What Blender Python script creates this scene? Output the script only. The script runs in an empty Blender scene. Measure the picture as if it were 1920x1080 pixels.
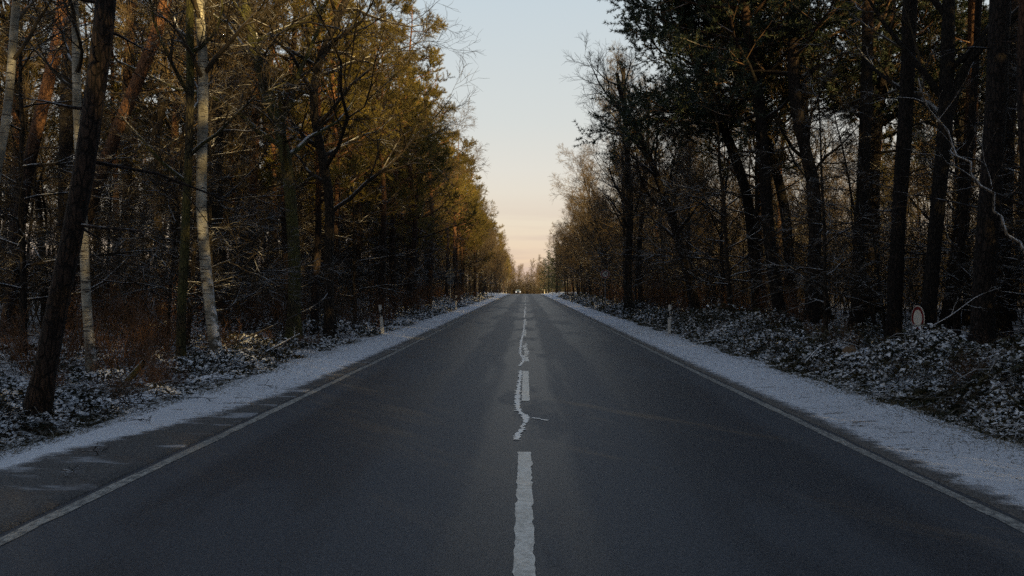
import bpy, math
import numpy as np
from mathutils import Vector

# ------------------------------------------------------------------ camera, sky, sun, exposure
SC = bpy.context.scene
COL = SC.collection
F_PX = 1400.0                      # focal length in pixels of a 1920 wide frame
CAM_H = 1.6
cam_d = bpy.data.cameras.new('camera')
cam_d.sensor_width = 36.0
cam_d.lens = F_PX / 1920.0 * 36.0
cam_d.clip_start = 0.05
cam_d.clip_end = 2500.0
cam = bpy.data.objects.new('camera', cam_d)
COL.objects.link(cam)
cam.location = (0.0, 0.0, CAM_H)
cam.rotation_euler = (math.radians(90.0 + 0.2), 0.0, math.atan(25.0 / F_PX))
SC.camera = cam

SUN_EL = math.radians(11.5)
SUN_AZ = math.radians(142.0)       # clockwise from +Y: behind the camera, to the right
sun_dir = Vector((math.sin(SUN_AZ) * math.cos(SUN_EL), math.cos(SUN_AZ) * math.cos(SUN_EL), math.sin(SUN_EL)))

world = bpy.data.worlds.new('World')
SC.world = world
world.use_nodes = True
wn, wl = world.node_tree.nodes, world.node_tree.links
wn.clear()
w_out = wn.new('ShaderNodeOutputWorld')
w_bg = wn.new('ShaderNodeBackground')
w_bg.inputs['Strength'].default_value = 0.50
w_sky = wn.new('ShaderNodeTexSky')
w_sky.sky_type = 'NISHITA'
w_sky.sun_disc = False
w_sky.sun_elevation = SUN_EL
w_sky.sun_rotation = SUN_AZ
w_sky.dust_density = 1.5
w_tc = wn.new('ShaderNodeTexCoord')
w_sep = wn.new('ShaderNodeSeparateXYZ')
wl.new(w_tc.outputs['Generated'], w_sep.inputs[0])
w_ramp = wn.new('ShaderNodeValToRGB')           # the twilight gradient from the horizon to the zenith
cr = w_ramp.color_ramp
stops = [(0.0, (0.90, 0.61, 0.43)), (0.03, (0.91, 0.67, 0.47)), (0.09, (0.885, 0.76, 0.60)), (0.16, (0.82, 0.78, 0.70)),
         (0.22, (0.735, 0.755, 0.725)), (0.36, (0.625, 0.71, 0.755)), (0.6, (0.22, 0.29, 0.40)), (1.0, (0.095, 0.145, 0.235))]
cr.elements[0].position = stops[0][0]; cr.elements[0].color = stops[0][1] + (1,)
cr.elements[1].position = stops[-1][0]; cr.elements[1].color = stops[-1][1] + (1,)
for p, c in stops[1:-1]:
    e = cr.elements.new(p); e.color = c + (1,)
wl.new(w_sep.outputs['Z'], w_ramp.inputs['Fac'])
w_map = wn.new('ShaderNodeMapping')             # thin flat bands of cloud low in the sky
w_map.inputs['Scale'].default_value = (2.2, 2.2, 34.0)
wl.new(w_tc.outputs['Generated'], w_map.inputs['Vector'])
w_noi = wn.new('ShaderNodeTexNoise')
w_noi.inputs['Scale'].default_value = 1.6
w_noi.inputs['Detail'].default_value = 5.0
wl.new(w_map.outputs[0], w_noi.inputs['Vector'])
w_cl = wn.new('ShaderNodeMapRange')
w_cl.inputs['From Min'].default_value = 0.45; w_cl.inputs['From Max'].default_value = 0.62
w_cl.inputs['To Min'].default_value = 0.0; w_cl.inputs['To Max'].default_value = 0.62
wl.new(w_noi.outputs['Fac'], w_cl.inputs['Value'])
w_lo = wn.new('ShaderNodeMapRange')
w_lo.inputs['From Min'].default_value = 0.13; w_lo.inputs['From Max'].default_value = 0.05
wl.new(w_sep.outputs['Z'], w_lo.inputs['Value'])
w_mul = wn.new('ShaderNodeMath'); w_mul.operation = 'MULTIPLY'
wl.new(w_cl.outputs[0], w_mul.inputs[0]); wl.new(w_lo.outputs[0], w_mul.inputs[1])
w_mixc = wn.new('ShaderNodeMixRGB')
w_mixc.inputs['Color2'].default_value = (0.66, 0.50, 0.45, 1)
wl.new(w_mul.outputs[0], w_mixc.inputs['Fac']); wl.new(w_ramp.outputs['Color'], w_mixc.inputs['Color1'])
w_scale = wn.new('ShaderNodeVectorMath'); w_scale.operation = 'SCALE'
w_scale.inputs['Scale'].default_value = 0.10
wl.new(w_sky.outputs['Color'], w_scale.inputs[0])
w_mix = wn.new('ShaderNodeMixRGB')
w_mix.inputs['Fac'].default_value = 0.90
wl.new(w_scale.outputs['Vector'], w_mix.inputs['Color1']); wl.new(w_mixc.outputs['Color'], w_mix.inputs['Color2'])
wl.new(w_mix.outputs['Color'], w_bg.inputs['Color'])
wl.new(w_bg.outputs[0], w_out.inputs['Surface'])

sun_d = bpy.data.lights.new('sun', 'SUN')
sun_d.energy = 5.0
sun_d.angle = math.radians(0.6)
sun_d.color = (1.0, 0.70, 0.27)
sun = bpy.data.objects.new('sun', sun_d)
COL.objects.link(sun)
sun.rotation_euler = (-sun_dir).to_track_quat('-Z', 'Y').to_euler()
sun.location = (60, -80, 60)

SC.view_settings.view_transform = 'Standard'
SC.view_settings.look = 'None'
SC.view_settings.exposure = 1.0
SC.view_settings.gamma = 1.0
SC.view_settings.use_curve_mapping = False
SC.render.engine = 'CYCLES'
SC.cycles.max_bounces = 5
SC.cycles.diffuse_bounces = 3
SC.cycles.glossy_bounces = 2
SC.cycles.transmission_bounces = 2
SC.cycles.sample_clamp_indirect = 4.0
SC.cycles.use_denoising = False

# ------------------------------------------------------------------ helpers
rng = np.random.default_rng(11)

def tag(o, label=None, cat=None, group=None, kind=None):
    if label: o['label'] = label
    if cat: o['category'] = cat
    if group: o['group'] = group
    if kind: o['kind'] = kind
    return o

def empty(name, loc, rz=0.0):
    o = bpy.data.objects.new(name, None)
    o.empty_display_size = 0.3
    COL.objects.link(o)
    o.location = loc
    o.rotation_euler = (0, 0, rz)
    return o

def make_mesh(name, parts, mats, smooth=True):
    """parts: list of (verts[N,3], faces[M,3 or 4], material index)"""
    V, LV, LS, MI = [], [], [], []
    off = 0
    for v, f, mi in parts:
        v = np.asarray(v, dtype=np.float32).reshape(-1, 3)
        f = np.asarray(f, dtype=np.int32)
        if len(f) == 0: continue
        V.append(v)
        LV.append((f + off).ravel())
        LS.append(np.full(len(f), f.shape[1], dtype=np.int32))
        MI.append(np.full(len(f), mi, dtype=np.int32))
        off += len(v)
    V = np.concatenate(V); LV = np.concatenate(LV); LS = np.concatenate(LS); MI = np.concatenate(MI)
    me = bpy.data.meshes.new(name)
    me.vertices.add(len(V)); me.vertices.foreach_set('co', V.ravel())
    me.loops.add(len(LV)); me.loops.foreach_set('vertex_index', LV)
    me.polygons.add(len(LS))
    starts = np.concatenate([[0], np.cumsum(LS)[:-1]]).astype(np.int32)
    me.polygons.foreach_set('loop_start', starts)
    try:
        me.polygons.foreach_set('loop_total', LS)
    except Exception:
        pass
    for m in mats: me.materials.append(m)
    me.polygons.foreach_set('material_index', MI)
    me.polygons.foreach_set('use_smooth', np.full(len(LS), smooth, dtype=bool))
    me.update(calc_edges=True)
    return me

def add_obj(name, me, parent=None, loc=None):
    o = bpy.data.objects.new(name, me)
    COL.objects.link(o)
    if parent is not None: o.parent = parent
    if loc is not None: o.location = loc
    return o

def norm(a):
    return a / np.maximum(np.linalg.norm(a, axis=-1, keepdims=True), 1e-9)

def frames(T):
    ref = np.zeros_like(T); ref[..., 0] = 0.02; ref[..., 2] = 1.0
    m = np.abs(np.mean(T, axis=1, keepdims=True)[..., 2]) > 0.85
    ref = np.where(m[..., None], np.array([1.0, 0.05, 0.0]), ref)
    n1 = norm(np.cross(T, ref)); n2 = np.cross(T, n1)
    return n1, n2

def tubes(P, R, S):
    """P [N,K,3] centre lines, R [N,K] radii, S sides"""
    N, K, _ = P.shape
    T = norm(np.gradient(P, axis=1))
    n1, n2 = frames(T)
    a = np.arange(S) * 2 * math.pi / S
    V = P[:, :, None, :] + R[:, :, None, None] * (np.cos(a)[None, None, :, None] * n1[:, :, None, :] + np.sin(a)[None, None, :, None] * n2[:, :, None, :])
    base = (np.arange(N) * K * S)[:, None, None]
    k = np.arange(K - 1)[None, :, None]; s = np.arange(S)[None, None, :]; s2 = (s + 1) % S
    q = np.stack([base + k * S + s, base + k * S + s2, base + (k + 1) * S + s2, base + (k + 1) * S + s], axis=-1).reshape(-1, 4)
    return V.reshape(-1, 3), q

def interp(P, t):
    """P [N,K,...]; t [N] in 0..1 -> value"""
    K = P.shape[1]
    x = np.clip(t, 0, 0.9999) * (K - 1)
    i = x.astype(int); f = (x - i)
    r = np.arange(len(P))
    f = f.reshape((-1,) + (1,) * (P.ndim - 2))
    return P[r, i] * (1 - f) + P[r, i + 1] * f

def grow(rng, P, R, n, t0, t1, ang, angsd, length, K, up=0.0, wig=0.1, rr=0.6, rtip=0.004, flat=0.0, bias=None, rmax=9.0):
    """children of every branch in P; n per parent; length: function(t, parent length) -> length"""
    N = len(P)
    plen = np.linalg.norm(np.diff(P, axis=1), axis=2).sum(1)
    idx = np.repeat(np.arange(N), n)
    M = len(idx)
    st = np.tile((np.arange(n) + 0.5) / n, N)
    t = t0 + (t1 - t0) * np.clip(st + rng.normal(0, 0.35 / n, M), 0, 1)
    p0 = interp(P[idx], t); r0 = interp(R[idx], t)
    T = norm(np.gradient(P, axis=1))
    tt = norm(interp(T[idx], t))
    n1, n2 = frames(tt[:, None, :]); n1 = n1[:, 0]; n2 = n2[:, 0]
    az = np.tile(np.arange(n) * 2.4, N) + rng.uniform(0, 6.28, N)[idx] + rng.normal(0, 0.5, M)
    side = np.cos(az)[:, None] * n1 + np.sin(az)[:, None] * n2
    if flat > 0:
        side[:, 2] *= (1 - flat); side = norm(side)
    a = ang + rng.normal(0, angsd, M)
    d = norm(np.cos(a)[:, None] * tt + np.sin(a)[:, None] * side)
    if bias is not None:
        d = norm(d + np.array(bias)[None, :])
    L = length(t, plen[idx]) * rng.uniform(0.65, 1.25, M)
    if bias is not None:
        L = L * (1.0 + 0.9 * (d @ np.array(bias)) )
    L = np.maximum(L, 0.05)
    out = np.zeros((M, K, 3)); out[:, 0] = p0
    cur = d.copy()
    for k in range(1, K):
        out[:, k] = out[:, k - 1] + cur * (L / (K - 1))[:, None]
        cur = norm(cur + rng.normal(0, wig, (M, 3)) + np.array([0, 0, up]))
    rs = np.minimum(np.minimum(r0 * rr, rmax), L * 0.035 + rtip)
    prof = np.linspace(1, 0, K)[None, :]
    Rr = rtip + (np.maximum(rs - rtip, 0))[:, None] * prof
    Rr[:, -1] *= 0.6
    return out, Rr

def trunk_line(rng, H, r0, K=16, wig=0.02, lean=(0, 0), rtip=0.02, flare=1.35, kink=0.0):
    z = np.linspace(0, 1, K)
    d = np.cumsum(rng.normal(0, wig, (K, 2)), axis=0) * (H / K)
    d -= d[0]
    x = lean[0] * z * H + d[:, 0] + kink * np.sin(z * 5.0)
    y = lean[1] * z * H + d[:, 1]
    P = np.stack([x, y, z * H], axis=1)[None]
    R = (rtip + (r0 - rtip) * (1 - z) ** 0.85)
    R = R * (1 + (flare - 1) * np.exp(-z * H / 0.35))
    P[0, 0, 2] = -0.35
    return P, R[None]

def resample(pts, K):
    pts = np.asarray(pts, float)
    s = np.concatenate([[0], np.cumsum(np.linalg.norm(np.diff(pts, axis=0), axis=1))])
    # smooth through Catmull-Rom like dense sampling
    u = np.linspace(0, s[-1], K)
    out = np.stack([np.interp(u, s, pts[:, i]) for i in range(3)], axis=1)
    for _ in range(2):
        out[1:-1] = 0.25 * out[:-2] + 0.5 * out[1:-1] + 0.25 * out[2:]
    return out

def rough_trunk(V, amp, seed):
    """bark lumps: push the trunk surface in and out a little"""
    r = np.random.default_rng(seed)
    W = r.normal(0, 1, (5, 3)) * np.array([9, 9, 2.4]); ph = r.uniform(0, 6.28, 5)
    n = np.sin(V @ W.T + ph).sum(1) * amp
    c = V.copy(); c[:, :2] += (np.sin(V[:, 2:3] * 3.0 + np.array([[0, 1.5]])) * amp * 0.6) 
    return c + 0 * n[:, None] + np.stack([n, -n * 0.7, 0 * n], 1) * 0.5

def vnoise(x, y, seed, scale):
    r = np.random.default_rng(seed)
    out = np.zeros_like(np.asarray(x, float)); 
    for o in range(7):
        f = scale * r.uniform(0.5, 2.6); a = r.uniform(0, 6.28); ph = r.uniform(0, 6.28)
        out = out + np.sin((x * math.cos(a) + y * math.sin(a)) * f + ph) / (1 + 0.5 * o)
    return out / 2.2

# ------------------------------------------------------------------ materials
def new_mat(name):
    m = bpy.data.materials.new(name); m.use_nodes = True
    nt = m.node_tree
    b = nt.nodes.get('Principled BSDF')
    b.inputs['Roughness'].default_value = 0.8
    if 'Specular IOR Level' in b.inputs: b.inputs['Specular IOR Level'].default_value = 0.3
    return m, nt, b

def N(nt, typ, **kw):
    n = nt.nodes.new(typ)
    for k, v in kw.items(): setattr(n, k, v)
    return n

def objcoord(nt, scale=(1, 1, 1)):
    tc = N(nt, 'ShaderNodeTexCoord'); mp = N(nt, 'ShaderNodeMapping')
    mp.inputs['Scale'].default_value = scale
    nt.links.new(tc.outputs['Object'], mp.inputs['Vector'])
    return mp.outputs[0]

def noise(nt, vec, scale, detail=3.0, rough=0.55):
    n = N(nt, 'ShaderNodeTexNoise')
    n.inputs['Scale'].default_value = scale; n.inputs['Detail'].default_value = detail; n.inputs['Roughness'].default_value = rough
    nt.links.new(vec, n.inputs['Vector'])
    return n.outputs['Fac']

def mrange(nt, val, a, b, c=0.0, d=1.0, smooth=True):
    n = N(nt, 'ShaderNodeMapRange')
    if smooth: n.interpolation_type = 'SMOOTHSTEP'
    n.inputs['From Min'].default_value = a; n.inputs['From Max'].default_value = b
    n.inputs['To Min'].default_value = c; n.inputs['To Max'].default_value = d
    nt.links.new(val, n.inputs['Value'])
    return n.outputs[0]

def mixc(nt, fac, a, b):
    n = N(nt, 'ShaderNodeMixRGB')
    for s, v in ((n.inputs['Fac'], fac), (n.inputs['Color1'], a), (n.inputs['Color2'], b)):
        if isinstance(v, (int, float)): s.default_value = v
        elif isinstance(v, tuple): s.default_value = v + (1,) if len(v) == 3 else v
        else: nt.links.new(v, s)
    return n.outputs[0]

def math_n(nt, op, a, b=None):
    n = N(nt, 'ShaderNodeMath', operation=op)
    for i, v in enumerate((a, b)):
        if v is None: continue
        if isinstance(v, (int, float)): n.inputs[i].default_value = v
        else: nt.links.new(v, n.inputs[i])
    return n.outputs[0]

def up_facing(nt, lo, hi):
    g = N(nt, 'ShaderNodeNewGeometry'); s = N(nt, 'ShaderNodeSeparateXYZ')
    nt.links.new(g.outputs['Normal'], s.inputs[0])
    return mrange(nt, s.outputs['Z'], lo, hi)

def bump(nt, b, h, dist=0.02, strength=0.6):
    n = N(nt, 'ShaderNodeBump'); n.inputs['Distance'].default_value = dist; n.inputs['Strength'].default_value = strength
    nt.links.new(h, n.inputs['Height']); nt.links.new(n.outputs[0], b.inputs['Normal'])

SNOW = (0.78, 0.80, 0.84)

def bark(name, c1, c2, snow=0.8, snow_lo=0.35, snow_hi=0.75, upper=None, z0=4.5, z1=8.0, moss=None, relief=0.03, per_tree=0.35, patch=0.45):
    m, nt, b = new_mat(name)
    v = objcoord(nt, (1, 1, 0.22))
    n1 = noise(nt, v, 26.0, 6.0, 0.7)
    col = mixc(nt, mrange(nt, n1, 0.36, 0.66), c1, c2)
    if relief:
        vo = N(nt, 'ShaderNodeTexVoronoi'); vo.feature = 'DISTANCE_TO_EDGE'
        vo.inputs['Scale'].default_value = 17.0
        wv = N(nt, 'ShaderNodeVectorMath'); wv.operation = 'ADD'
        sc_ = N(nt, 'ShaderNodeVectorMath'); sc_.operation = 'SCALE'; sc_.inputs['Scale'].default_value = 0.07
        nz = N(nt, 'ShaderNodeTexNoise'); nz.inputs['Scale'].default_value = 9.0; nt.links.new(v, nz.inputs['Vector'])
        nt.links.new(nz.outputs['Color'], sc_.inputs[0]); nt.links.new(objcoord(nt, (1, 1, 0.30)), wv.inputs[0]); nt.links.new(sc_.outputs[0], wv.inputs[1])
        nt.links.new(wv.outputs[0], vo.inputs['Vector'])
        crack = mrange(nt, vo.outputs['Distance'], 0.0, 0.14)
        col = mixc(nt, crack, tuple(c * 0.35 for c in c1), col)
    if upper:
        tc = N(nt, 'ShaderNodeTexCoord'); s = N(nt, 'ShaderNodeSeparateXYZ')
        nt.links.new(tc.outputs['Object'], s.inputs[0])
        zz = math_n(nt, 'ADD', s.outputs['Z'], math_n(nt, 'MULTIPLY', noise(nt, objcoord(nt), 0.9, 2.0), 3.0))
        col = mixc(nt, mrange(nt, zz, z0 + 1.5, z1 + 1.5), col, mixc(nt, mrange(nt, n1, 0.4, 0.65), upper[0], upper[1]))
    if moss:
        col = mixc(nt, mrange(nt, noise(nt, objcoord(nt), 1.3, 4.0), 0.38, 0.6, 0.0, 0.85), col, moss)
    oi = N(nt, 'ShaderNodeObjectInfo')
    hsv = N(nt, 'ShaderNodeHueSaturation')
    nt.links.new(col, hsv.inputs['Color'])
    nt.links.new(mrange(nt, oi.outputs['Random'], 0, 1, 1 - per_tree, 1 + per_tree, False), hsv.inputs['Value'])
    col = hsv.outputs[0]
    if snow > 0:
        sf = math_n(nt, 'MULTIPLY', up_facing(nt, snow_lo, snow_hi), mrange(nt, noise(nt, objcoord(nt), 2.2, 3.0), patch - 0.08, patch + 0.10, 0.0, snow))
        col = mixc(nt, sf, col, SNOW)
    nt.links.new(col, b.inputs['Base Color'])
    b.inputs['Roughness'].default_value = 0.9
    if relief: bump(nt, b, math_n(nt, 'ADD', math_n(nt, 'MULTIPLY', n1, 0.5), crack), relief, 1.0)
    return m

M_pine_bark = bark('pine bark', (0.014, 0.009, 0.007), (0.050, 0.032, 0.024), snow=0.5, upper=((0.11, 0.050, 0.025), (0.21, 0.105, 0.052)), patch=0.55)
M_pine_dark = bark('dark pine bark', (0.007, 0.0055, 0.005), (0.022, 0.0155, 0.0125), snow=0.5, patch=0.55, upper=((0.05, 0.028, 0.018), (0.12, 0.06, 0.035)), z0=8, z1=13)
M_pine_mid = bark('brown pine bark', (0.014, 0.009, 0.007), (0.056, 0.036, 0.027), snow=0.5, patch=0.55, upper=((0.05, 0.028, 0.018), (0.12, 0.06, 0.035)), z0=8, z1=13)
M_bare_bark = bark('grey brown bark', (0.013, 0.010, 0.0075), (0.042, 0.031, 0.021), snow=0.9)
M_oak_dark = bark('dark oak bark', (0.008, 0.0065, 0.0055), (0.026, 0.020, 0.015), snow=0.6, patch=0.52)
M_twig = bark('twig bark', (0.022, 0.0165, 0.0105), (0.052, 0.039, 0.023), snow=0.7, relief=0, patch=0.53)
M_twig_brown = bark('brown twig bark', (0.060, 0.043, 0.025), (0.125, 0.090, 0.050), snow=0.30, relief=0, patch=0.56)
M_pine_twig = bark('pine twig bark', (0.060, 0.036, 0.020), (0.13, 0.075, 0.04), snow=0.5, relief=0, patch=0.55)
M_moss_bark = bark('mossy bark', (0.040, 0.034, 0.020), (0.09, 0.075, 0.040), snow=1.0, moss=(0.085, 0.085, 0.022))
M_red_shrub = bark('red brown shoots', (0.085, 0.040, 0.020), (0.16, 0.085, 0.040), snow=0.6, relief=0, patch=0.55)
M_dead = bark('dead wood', (0.07, 0.055, 0.04), (0.17, 0.14, 0.11), snow=1.0, snow_lo=0.1, snow_hi=0.5, patch=0.36)

def birch_bark():
    m, nt, b = new_mat('birch bark')
    v = objcoord(nt, (1.5, 1.5, 14.0))
    n1 = noise(nt, v, 2.6, 5.0, 0.7)
    n2 = noise(nt, objcoord(nt, (1, 1, 0.6)), 3.2, 3.0)
    col = mixc(nt, mrange(nt, n2, 0.35, 0.7), (0.14, 0.13, 0.105), (0.40, 0.38, 0.325))
    col = mixc(nt, mrange(nt, n1, 0.525, 0.60), col, (0.035, 0.028, 0.023))
    tc = N(nt, 'ShaderNodeTexCoord'); s = N(nt, 'ShaderNodeSeparateXYZ'); nt.links.new(tc.outputs['Object'], s.inputs[0])
    low = math_n(nt, 'MULTIPLY', mrange(nt, s.outputs['Z'], 1.4, 0.1), mrange(nt, noise(nt, objcoord(nt, (1, 1, 0.5)), 7.0, 4.0), 0.42, 0.5))
    col = mixc(nt, low, col, (0.035, 0.028, 0.022))
    col = mixc(nt, math_n(nt, 'MULTIPLY', up_facing(nt, 0.02, 0.22), mrange(nt, noise(nt, objcoord(nt), 6.0, 3.0), 0.5, 0.58)), col, SNOW)
    nt.links.new(col, b.inputs['Base Color'])
    bump(nt, b, n1, 0.012, 0.6)
    return m
M_birch = birch_bark()

def leafmat(name, c1, c2, snow, snow_lo, snow_hi, transl=0.25, scale=1.3, var=0.3, patch=0.48, big=0.0):
    m, nt, b = new_mat(name)
    n1 = noise(nt, objcoord(nt), scale, 3.0)
    n2 = noise(nt, objcoord(nt), 23.0, 1.0)
    col = mixc(nt, mrange(nt, math_n(nt, 'ADD', math_n(nt, 'MULTIPLY', n1, 0.6), math_n(nt, 'MULTIPLY', n2, 0.4)), 0.38, 0.62), c1, c2)
    oi = N(nt, 'ShaderNodeObjectInfo'); hsv = N(nt, 'ShaderNodeHueSaturation')
    nt.links.new(col, hsv.inputs['Color'])
    nt.links.new(mrange(nt, oi.outputs['Random'], 0, 1, 1 - var, 1 + var, False), hsv.inputs['Value'])
    col = hsv.outputs[0]
    if snow > 0:
        msk = noise(nt, objcoord(nt), 3.0, 4.0)
        if big: msk = math_n(nt, 'ADD', msk, math_n(nt, 'MULTIPLY', math_n(nt, 'SUBTRACT', noise(nt, objcoord(nt), 0.55, 3.0), 0.5), big))
        sf = math_n(nt, 'MULTIPLY', up_facing(nt, snow_lo, snow_hi), mrange(nt, msk, patch - 0.08, patch + 0.08, 0.0, snow))
        col = mixc(nt, sf, col, SNOW)
    nt.links.new(col, b.inputs['Base Color'])
    b.inputs['Roughness'].default_value = 0.6
    out = nt.nodes['Material Output']
    if transl > 0:
        tr = N(nt, 'ShaderNodeBsdfTranslucent'); nt.links.new(col, tr.inputs['Color'])
        ms = N(nt, 'ShaderNodeMixShader'); ms.inputs[0].default_value = transl
        nt.links.new(b.outputs[0], ms.inputs[1]); nt.links.new(tr.outputs[0], ms.inputs[2])
        nt.links.new(ms.outputs[0], out.inputs['Surface'])
    return m

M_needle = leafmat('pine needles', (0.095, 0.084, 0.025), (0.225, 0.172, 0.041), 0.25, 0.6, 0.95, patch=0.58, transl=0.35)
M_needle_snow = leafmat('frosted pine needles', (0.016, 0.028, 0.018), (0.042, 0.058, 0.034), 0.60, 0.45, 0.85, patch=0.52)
M_spruce = leafmat('spruce needles', (0.022, 0.036, 0.024), (0.050, 0.070, 0.042), 0.25, 0.6, 0.95, patch=0.56)
M_bramble = leafmat('bramble leaves', (0.018, 0.024, 0.010), (0.060, 0.050, 0.024), 0.95, 0.18, 0.62, transl=0.1, scale=2.0, patch=0.47, big=0.9)
M_bramble_snow = leafmat('snowy bramble leaves', (0.018, 0.024, 0.010), (0.060, 0.046, 0.024), 0.95, 0.1, 0.5, transl=0.1, scale=2.0, patch=0.43, big=0.9)
M_dryleaf = leafmat('dry beech leaves', (0.16, 0.075, 0.028), (0.24, 0.12, 0.045), 0.2, 0.5, 0.9, transl=0.3, scale=2.0)
M_grass = leafmat('dry grass', (0.07, 0.060, 0.032), (0.15, 0.125, 0.07), 0.55, 0.0, 0.6, transl=0.2, scale=2.0)

def plain(name, col, rough=0.5, metal=0.0, nscale=30.0, amt=0.25):
    m, nt, b = new_mat(name)
    n = noise(nt, objcoord(nt), nscale, 4.0)
    c2 = tuple(c * (1 - amt) for c in col)
    nt.links.new(mixc(nt, mrange(nt, n, 0.35, 0.65), col, c2), b.inputs['Base Color'])
    b.inputs['Roughness'].default_value = rough; b.inputs['Metallic'].default_value = metal
    return m

M_post = plain('weathered white plastic', (0.60, 0.585, 0.545), 0.55, nscale=9.0)
M_black = plain('black plastic', (0.018, 0.018, 0.020), 0.5)
M_reflector = plain('reflector', (0.80, 0.80, 0.78), 0.25, nscale=90)
M_steel = plain('galvanised steel', (0.30, 0.31, 0.32), 0.5, 0.6)
M_signback = plain('grey sign back', (0.10, 0.105, 0.11), 0.55, 0.3)
M_signwhite = plain('sign white', (0.72, 0.70, 0.64), 0.5)
M_signred = plain('sign red', (0.18, 0.022, 0.022), 0.4)
M_signblack = plain('sign black', (0.015, 0.015, 0.015), 0.4)
M_carpaint = plain('dark blue car paint', (0.012, 0.018, 0.05), 0.25)
M_carglass = plain('car glass', (0.10, 0.13, 0.16), 0.08)
M_tyre = plain('tyre rubber', (0.02, 0.02, 0.02), 0.8)

def asphalt():
    m, nt, b = new_mat('asphalt')
    tc = N(nt, 'ShaderNodeTexCoord'); s = N(nt, 'ShaderNodeSeparateXYZ'); nt.links.new(tc.outputs['Object'], s.inputs[0])
    fine = noise(nt, objcoord(nt), 55.0, 6.0, 0.8)
    col = mixc(nt, mrange(nt, fine, 0.36, 0.64), (0.014, 0.016, 0.021), (0.074, 0.079, 0.091))
    # long streaks along the lanes
    streak = noise(nt, objcoord(nt, (1.0, 0.06, 1)), 1.7, 4.0)
    blot = noise(nt, objcoord(nt, (0.55, 0.16, 1)), 1.0, 5.0, 0.6)
    # wheel tracks: x in object space, lanes centred on +-1.75
    ax = math_n(nt, 'ABSOLUTE', s.outputs['X'])
    ax = math_n(nt, 'ADD', ax, math_n(nt, 'MULTIPLY', math_n(nt, 'SUBTRACT', noise(nt, objcoord(nt, (0.2, 0.12, 1)), 1.0, 2.0), 0.5), 0.7))
    tr1 = math_n(nt, 'MULTIPLY', mrange(nt, ax, 0.32, 0.62), mrange(nt, ax, 1.55, 1.15))
    tr2 = math_n(nt, 'MULTIPLY', mrange(nt, ax, 2.65, 3.0), mrange(nt, ax, 3.7, 3.3))
    dry = math_n(nt, 'MAXIMUM', math_n(nt, 'MULTIPLY', tr1, 0.95), tr2)
    dry = math_n(nt, 'MULTIPLY', dry, mrange(nt, streak, 0.22, 0.50))
    dry = math_n(nt, 'MAXIMUM', dry, mrange(nt, blot, 0.50, 0.60, 0.0, 0.8))
    col = mixc(nt, math_n(nt, 'MULTIPLY', dry, 0.70), col, mixc(nt, mrange(nt, fine, 0.36, 0.64), (0.042, 0.047, 0.056), (0.108, 0.117, 0.133)))
    brown = mrange(nt, noise(nt, objcoord(nt, (1, 0.5, 1)), 0.55, 3.0), 0.55, 0.75, 0.0, 0.28)
    col = mixc(nt, brown, col, (0.050, 0.040, 0.034))
    # pale grit
    grit = mrange(nt, noise(nt, objcoord(nt), 260.0, 1.0), 0.76, 0.82, 0.0, 0.55)
    col = mixc(nt, grit, col, (0.22, 0.20, 0.18))
    # repair patches with straight edges
    nt.links.new(col, b.inputs['Base Color'])
    nt.links.new(mrange(nt, dry, 0.0, 1.0, 0.50, 0.60), b.inputs['Roughness'])
    b.inputs['Specular IOR Level'].default_value = 0.5
    bump(nt, b, fine, 0.004, 0.5)
    return m
M_asphalt = asphalt()

def patchmat(name, c1, c2, ro):
    m, nt, b = new_mat(name)
    fine = noise(nt, objcoord(nt), 55.0, 6.0, 0.8)
    nt.links.new(mixc(nt, mrange(nt, fine, 0.36, 0.64), c1, c2), b.inputs['Base Color'])
    b.inputs['Roughness'].default_value = ro
    bump(nt, b, fine, 0.005, 0.6)
    return m
M_patch_dark = patchmat('bitumen patch', (0.013, 0.015, 0.018), (0.052, 0.055, 0.062), 0.55)
M_patch_light = patchmat('pale asphalt patch', (0.022, 0.024, 0.028), (0.082, 0.086, 0.094), 0.62)

def paint():
    m, nt, b = new_mat('worn road paint')
    n1 = noise(nt, objcoord(nt), 24.0, 5.0, 0.7)
    n2 = noise(nt, objcoord(nt), 3.0, 3.0)
    col = mixc(nt, mrange(nt, n1, 0.36, 0.60), (0.42, 0.40, 0.36), (0.82, 0.79, 0.72))
    col = mixc(nt, mrange(nt, n2, 0.4, 0.7, 0, 0.35), col, (0.46, 0.41, 0.34))
    nt.links.new(col, b.inputs['Base Color'])
    b.inputs['Roughness'].default_value = 0.42; b.inputs['Specular IOR Level'].default_value = 0.6
    bump(nt, b, n1, 0.002, 0.3)
    return m
M_paint = paint()
M_filler = plain('white filler in the joint', (0.90, 0.89, 0.86), 0.42, nscale=18.0, amt=0.12)
M_filler.node_tree.nodes['Principled BSDF'].inputs['Specular IOR Level'].default_value = 0.6
def paint_edge():
    m, nt, b = new_mat('dirty edge line paint')
    n1 = noise(nt, objcoord(nt, (1, 0.5, 1)), 30.0, 5.0, 0.75)
    n2 = noise(nt, objcoord(nt, (1, 0.5, 1)), 1.6, 3.0)
    col = mixc(nt, mrange(nt, n1, 0.38, 0.62), (0.15, 0.147, 0.14), (0.50, 0.48, 0.43))
    col = mixc(nt, mrange(nt, n2, 0.35, 0.75, 0.05, 0.5), col, (0.16, 0.155, 0.15))
    nt.links.new(col, b.inputs['Base Color'])
    return m
M_paint_edge = paint_edge()

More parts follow.
